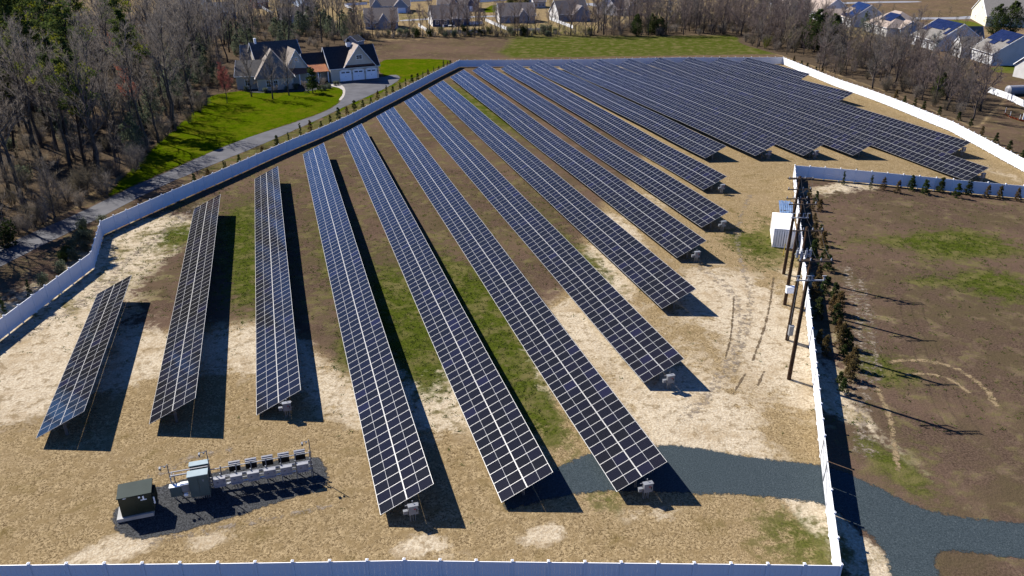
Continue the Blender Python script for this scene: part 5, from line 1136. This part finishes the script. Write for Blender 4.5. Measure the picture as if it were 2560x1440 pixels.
def shed_roof(pts, th, m, name): b = MB(); b.prism([Vector(p) for p in pts], (0, 0, th)); return b.build(name, M[m], BH)
o = shed_roof([(-5.9, .2, 2.85), (-.35, .2, 2.85), (-.35, 3.6, 4.4), (-5.9, 3.6, 4.4)], .10, 'copper', 'porch_roof')
b = MB(); [b.prism([(-5.7 + .42 * k, .2, 2.95), (-5.66 + .42 * k, .2, 2.95), (-5.66 + .42 * k, 3.6, 4.5), (-5.7 + .42 * k, 3.6, 4.5)], (0, 0, .05)) for k in range(13)]; b.build('standing_seam', M['copper'], o)
shed_roof([(-13.2, -1.6, 2.8), (-5.92, .2, 2.85), (-5.92, 3.4, 4.3), (-12.4, 2.2, 4.3)], .10, 'brick', 'porch_roof'); shed_roof([(-14.6, -2.2, 2.75), (-13.22, -1.6, 2.8), (-12.45, 2.2, 4.3)], .10, 'copper', 'porch_roof')
for x, y in ((-.6, .5), (-3.2, .5), (-5.9, .45), (-8.2, 0), (-10.4, -.6), (-12.9, -1.2)):
    b = MB(); b.box((x, y, 1.4), (.24, .24, 2.8)); b.build('porch_column', M['trim'], BH)
window(BH, (0, -1), (-3.0, 3.2), 1.7, 1.8, 1.5); door(BH, (0, -1), (-5.0, 3.2), 1.0, 2.1, 'trim')
def block(name, A, B, depth, hw, hr, ax, wm, rm, wins=(), oh=.4, z0=0.0, hips=0.0, chim=None):
    """a wing of the large house, placed by the photographed ends of its front wall"""
    a, b_ = P(*A), P(*B); inv = BH.matrix_basis.inverted() if False else (Matrix.Translation(g0) @ Matrix.Rotation(math.atan2(d.y, d.x), 4, 'Z')).inverted()
    la, lb = inv @ a, inv @ b_; e = lb - la; L = Vector((e.x, e.y)).length; ang_ = math.atan2(e.y, e.x)
    n0 = len(bpy.data.objects); t = Matrix.Translation((la.x, la.y, 0)) @ Matrix.Rotation(ang_, 4, 'Z')
    keep = set(o.name for o in BH.children)
    gable(BH, 0, L, 0, depth, hw, hr, ax, wm, rm, oh, name + '_wall', name + '_roof', z0, hips)
    if chim: c = MB(); c.box((chim[0], chim[1], hw + hr + .3), (.55, .55, 1.7)); c.build('chimney', M['trim'], BH)
    for f, p, z, w_, h_ in wins: window(BH, (0, -1) if f == 'f' else (1, 0), (p * L, 0) if f == 'f' else (L, p * depth), z, w_, h_)
    for o in BH.children:
        if o.name not in keep: o.matrix_local = t @ o.matrix_local
block('main', (655, 216), (768, 205), 13.5, 3.6, 6.4, 'u', 'w_stone', 'r_mid', wins=[('f', .9, 1.6, .9, 1.5)], chim=(1.2, 6.6))
block('wing', (594, 224), (660, 222), 9, 3.4, 3.0, 'u', 'w_stone', 'r_mid', wins=[('f', .4, 1.6, .9, 1.4)])
block('rear_wing', (610, 208), (668, 206), 9, 3.6, 5.4, 'u', 'w_stone', 'r_weath')
block('front_gable', (646, 228), (737, 222), 11, 3.4, 5.8, 'v', 'w_stone', 'r_weath', wins=[('f', .3, 1.6, .9, 1.5), ('f', .5, 1.6, .9, 1.5)], hips=3.6)
block('upper_gable', (722, 212), (772, 207), 7.0, 4.4, 4.2, 'v', 'w_cream', 'r_weath', wins=[('f', .5, 6.2, .9, 1.0)])
# garden shed, walk, boulder bed
s0, s1 = P(864, 122), P(894, 124); d2 = s1 - s0; sh = thing('garden_shed', 'small grey garden shed behind the large garage roof', 'shed', s0, math.atan2(d2.y, d2.x)); gable(sh, 0, d2.length, 0, 4, 2.6, 1.5, 'v', 'w_grey', 'r_dark', .25); door(sh, (0, -1), (d2.length / 2, 0), 1.4, 2.0)
sheet('paving', [(824, 208), (852, 210), (864, 222), (862, 240), (852, 252), (846, 250), (858, 236), (856, 222), (822, 214)], .045, M['walk'], step=.6, wob=.03, seed=8)
sheet('planting_bed', [(596, 226), (640, 234), (760, 230), (830, 219), (850, 216), (848, 206), (760, 212), (650, 222)], .03, M['dark_gravel'], step=.8, wob=.1, seed=9, soft=.5)
r = random.Random(4)
for i, (px, py, s) in enumerate([(806, 218, .8), (812, 226, .55), (822, 222, .5), (800, 226, .5), (838, 214, .45), (846, 212, .4), (760, 220, .6), (740, 224, .6), (715, 228, .5), (690, 231, .55), (664, 232, .5), (618, 228, .5), (832, 204, .5)]):
    plant([BRUSH[0], GBUSH[1], GBUSH[2]][i % 3], P(px, py), s, i, 'clipped garden bush in the bed along the large house', 'garden bushes at the large house')
# yard fences of the suburb
YP = post_m(1.35, .11, 'fence_post'); 
def yard(pxs, label, h=1.3): fence([P(px, py) for px, py in pxs], label, bay=2.4, h=h, post=YP, group='white yard fences of the suburb')
yard([(1046, 66), (1080, 88)], 'sunlit white yard fence left of the navy house, running towards the hedge'); yard([(1118, 85), (1212, 83)], 'shaded white yard fence below the navy house')
yard([(1214, 54), (1266, 76)], 'sunlit white yard fence between the navy house and its neighbour'); yard([(1268, 78), (1372, 76)], 'low white yard fence with thin rails behind the small back gable house', .9)
yard([(1374, 50), (1432, 72)], 'sunlit white yard fence below the white gable end'); yard([(862, 15), (918, 12)], 'shaded white fence beside the blue gabled house'); yard([(862, 16), (882, 28)], 'short sunlit white fence beside the blue gabled house')
yard([(1008, 6), (1080, 2)], 'white picket fence behind the blue gabled house'); yard([(1192, 7), (1270, 1)], 'white fence at the back of the bright green lawn'); yard([(656, 22), (684, 38)], 'white fence in front of the small reddish house')
yard([(2470, 232), (2520, 250), (2565, 272)], 'white fence by the grey tank near the thicket', 1.5); yard([(2556, 300), (2620, 290)], 'white fence piece above the orange netting', 1.7)
yard([(1174, 62), (1206, 61)], 'grey-looking yard fence joining the navy house and its neighbour')
# patio furniture
t = thing('patio_table', 'white patio table behind the navy house', 'table', P(1126, 68), .2); b = MB(); b.box((0, 0, .74), (1.6, .9, .05)); b.build('tabletop', M['trim'], t)
for x, y in ((-.7, -.35), (.7, -.35), (.7, .35), (-.7, .35)): b = MB(); b.box((x, y, .36), (.06, .06, .72)); b.build('leg', M['trim'], t)
t = thing('patio_umbrella', 'folded white patio umbrella by the navy house', 'umbrella', P(1131, 67)); b = MB(); b.tube([(0, 0, 0), (0, 0, 2.6)], .03, 6); b.build('pole', M['steel_dark'], t); b = MB(); b.tube([(0, 0, 1.2), (0, 0, 1.6), (0, 0, 2.5)], [.12, .26, .05], 8); b.build('canopy', M['trim'], t)
for i, (px, py) in enumerate([(1109, 69), (1137, 70)]):
    t = thing('patio_chair', ['white patio chair at the hedge side of the patio table', 'white patio chair right beside the folded umbrella'][i], 'chair', P(px, py), .5 + i * 2); b = MB(); b.box((0, 0, .42), (.6, .6, .1)); b.build('seat', M['trim'], t); b = MB(); b.box((0, .3, .75), (.6, .08, .7)); b.build('backrest', M['trim'], t)
    for x, y in ((-.25, -.25), (.25, -.25), (.25, .25), (-.25, .25)): b = MB(); b.box((x, y, .2), (.05, .05, .38)); b.build('leg', M['trim'], t)
# grey tank and orange netting
t = thing('tank', 'grey horizontal tank behind the white fence near the thicket', 'tank', P(2546, 237), .15); b = MB(); b.tube([(-3.4, 0, 1.2), (-3.1, 0, 1.2), (3.1, 0, 1.2), (3.4, 0, 1.2)], [.5, 1.1, 1.1, .5], 18); b.build('shell', M['inv_grey'], t, smooth=False)
for x in (-2, 2): b = MB(); b.box((x, 0, .25), (.4, 1.6, .6)); b.build('saddle', M['concrete'], t)
net = [P(2512, 284), P(2524, 294), P(2548, 302), P(2590, 312)]
nt_ = thing('safety_net', 'orange safety netting sagging along the ground near the white fence', 'netting', net[0]); b = MB()
for a, c in zip(net[:-1], net[1:]):
    a, c = a - net[0], c - net[0]
    for k in range(6): p, q = a.lerp(c, k / 6), a.lerp(c, (k + 1) / 6); n_ = Vector((q.y - p.y, p.x - q.x, 0)).normalized() * .35; b.add([p, q, q + n_ + Vector((0, 0, .55 - .12 * (k % 2))), p + n_ + Vector((0, 0, .5 - .12 * ((k + 1) % 2)))], [(0, 1, 2, 3)])
b.build('net', M['orange_net'], nt_)
for q in net[:3]: b = MB(); b.tube([q - net[0], q - net[0] + Vector((0, 0, 1.3))], .04, 6); b.build('stake', M['sticker'], nt_)
# suburban streets and drives
def road(pts, w_, name, seed, lift=.03):
    pts = [P(*p).xy for p in pts]; l_, r_ = [], []
    for i, p in enumerate(pts):
        q = pts[min(i + 1, len(pts) - 1)] - pts[max(i - 1, 0)]; q.normalize(); n_ = Vector((-q.y, q.x)) * w_ / 2; l_.append(p + n_); r_.append(p - n_)
    sheet(name, l_ + r_[::-1], lift, M['street'], step=3, wob=.05, smooth=1, seed=seed, world=True)
road([(2200, 50), (2290, 46), (2400, 46), (2440, 42), (2600, 38)], 8, 'street', 11); road([(1940, 6), (2060, 10), (2160, 6), (2300, 4)], 8, 'street', 12)
road([(1000, 52), (1080, 47), (1180, 42), (1260, 40)], 5, 'street', 13); road([(1470, 8), (1530, 20), (1560, 36)], 9, 'street', 14, .033); road([(350, 62), (420, 66), (500, 76)], 6, 'street', 15)
sheet('lawn', [(1196, 28), (1240, 8), (1275, 12), (1262, 30), (1215, 33)], .02, M['lawn'], step=4, wob=.4, seed=16, soft=2.0); sheet('lawn', [(450, 40), (520, 40), (508, 66), (450, 66)], .02, M['lawn2'], step=4, wob=.4, seed=17); sheet('lawn', [(688, 36), (706, 36), (704, 54), (690, 54)], .022, M['lawn'], step=3, wob=.3, seed=18, soft=2.0)
sheet('lawn', [(2330, 52), (2425, 50), (2470, 70), (2400, 74), (2340, 68)], .022, M['lawn2'], step=4, wob=.4, seed=19); sheet('lawn', [(2470, 166), (2620, 158), (2640, 180), (2500, 186)], .02, M['lawn2'], step=3, wob=.4, seed=20)
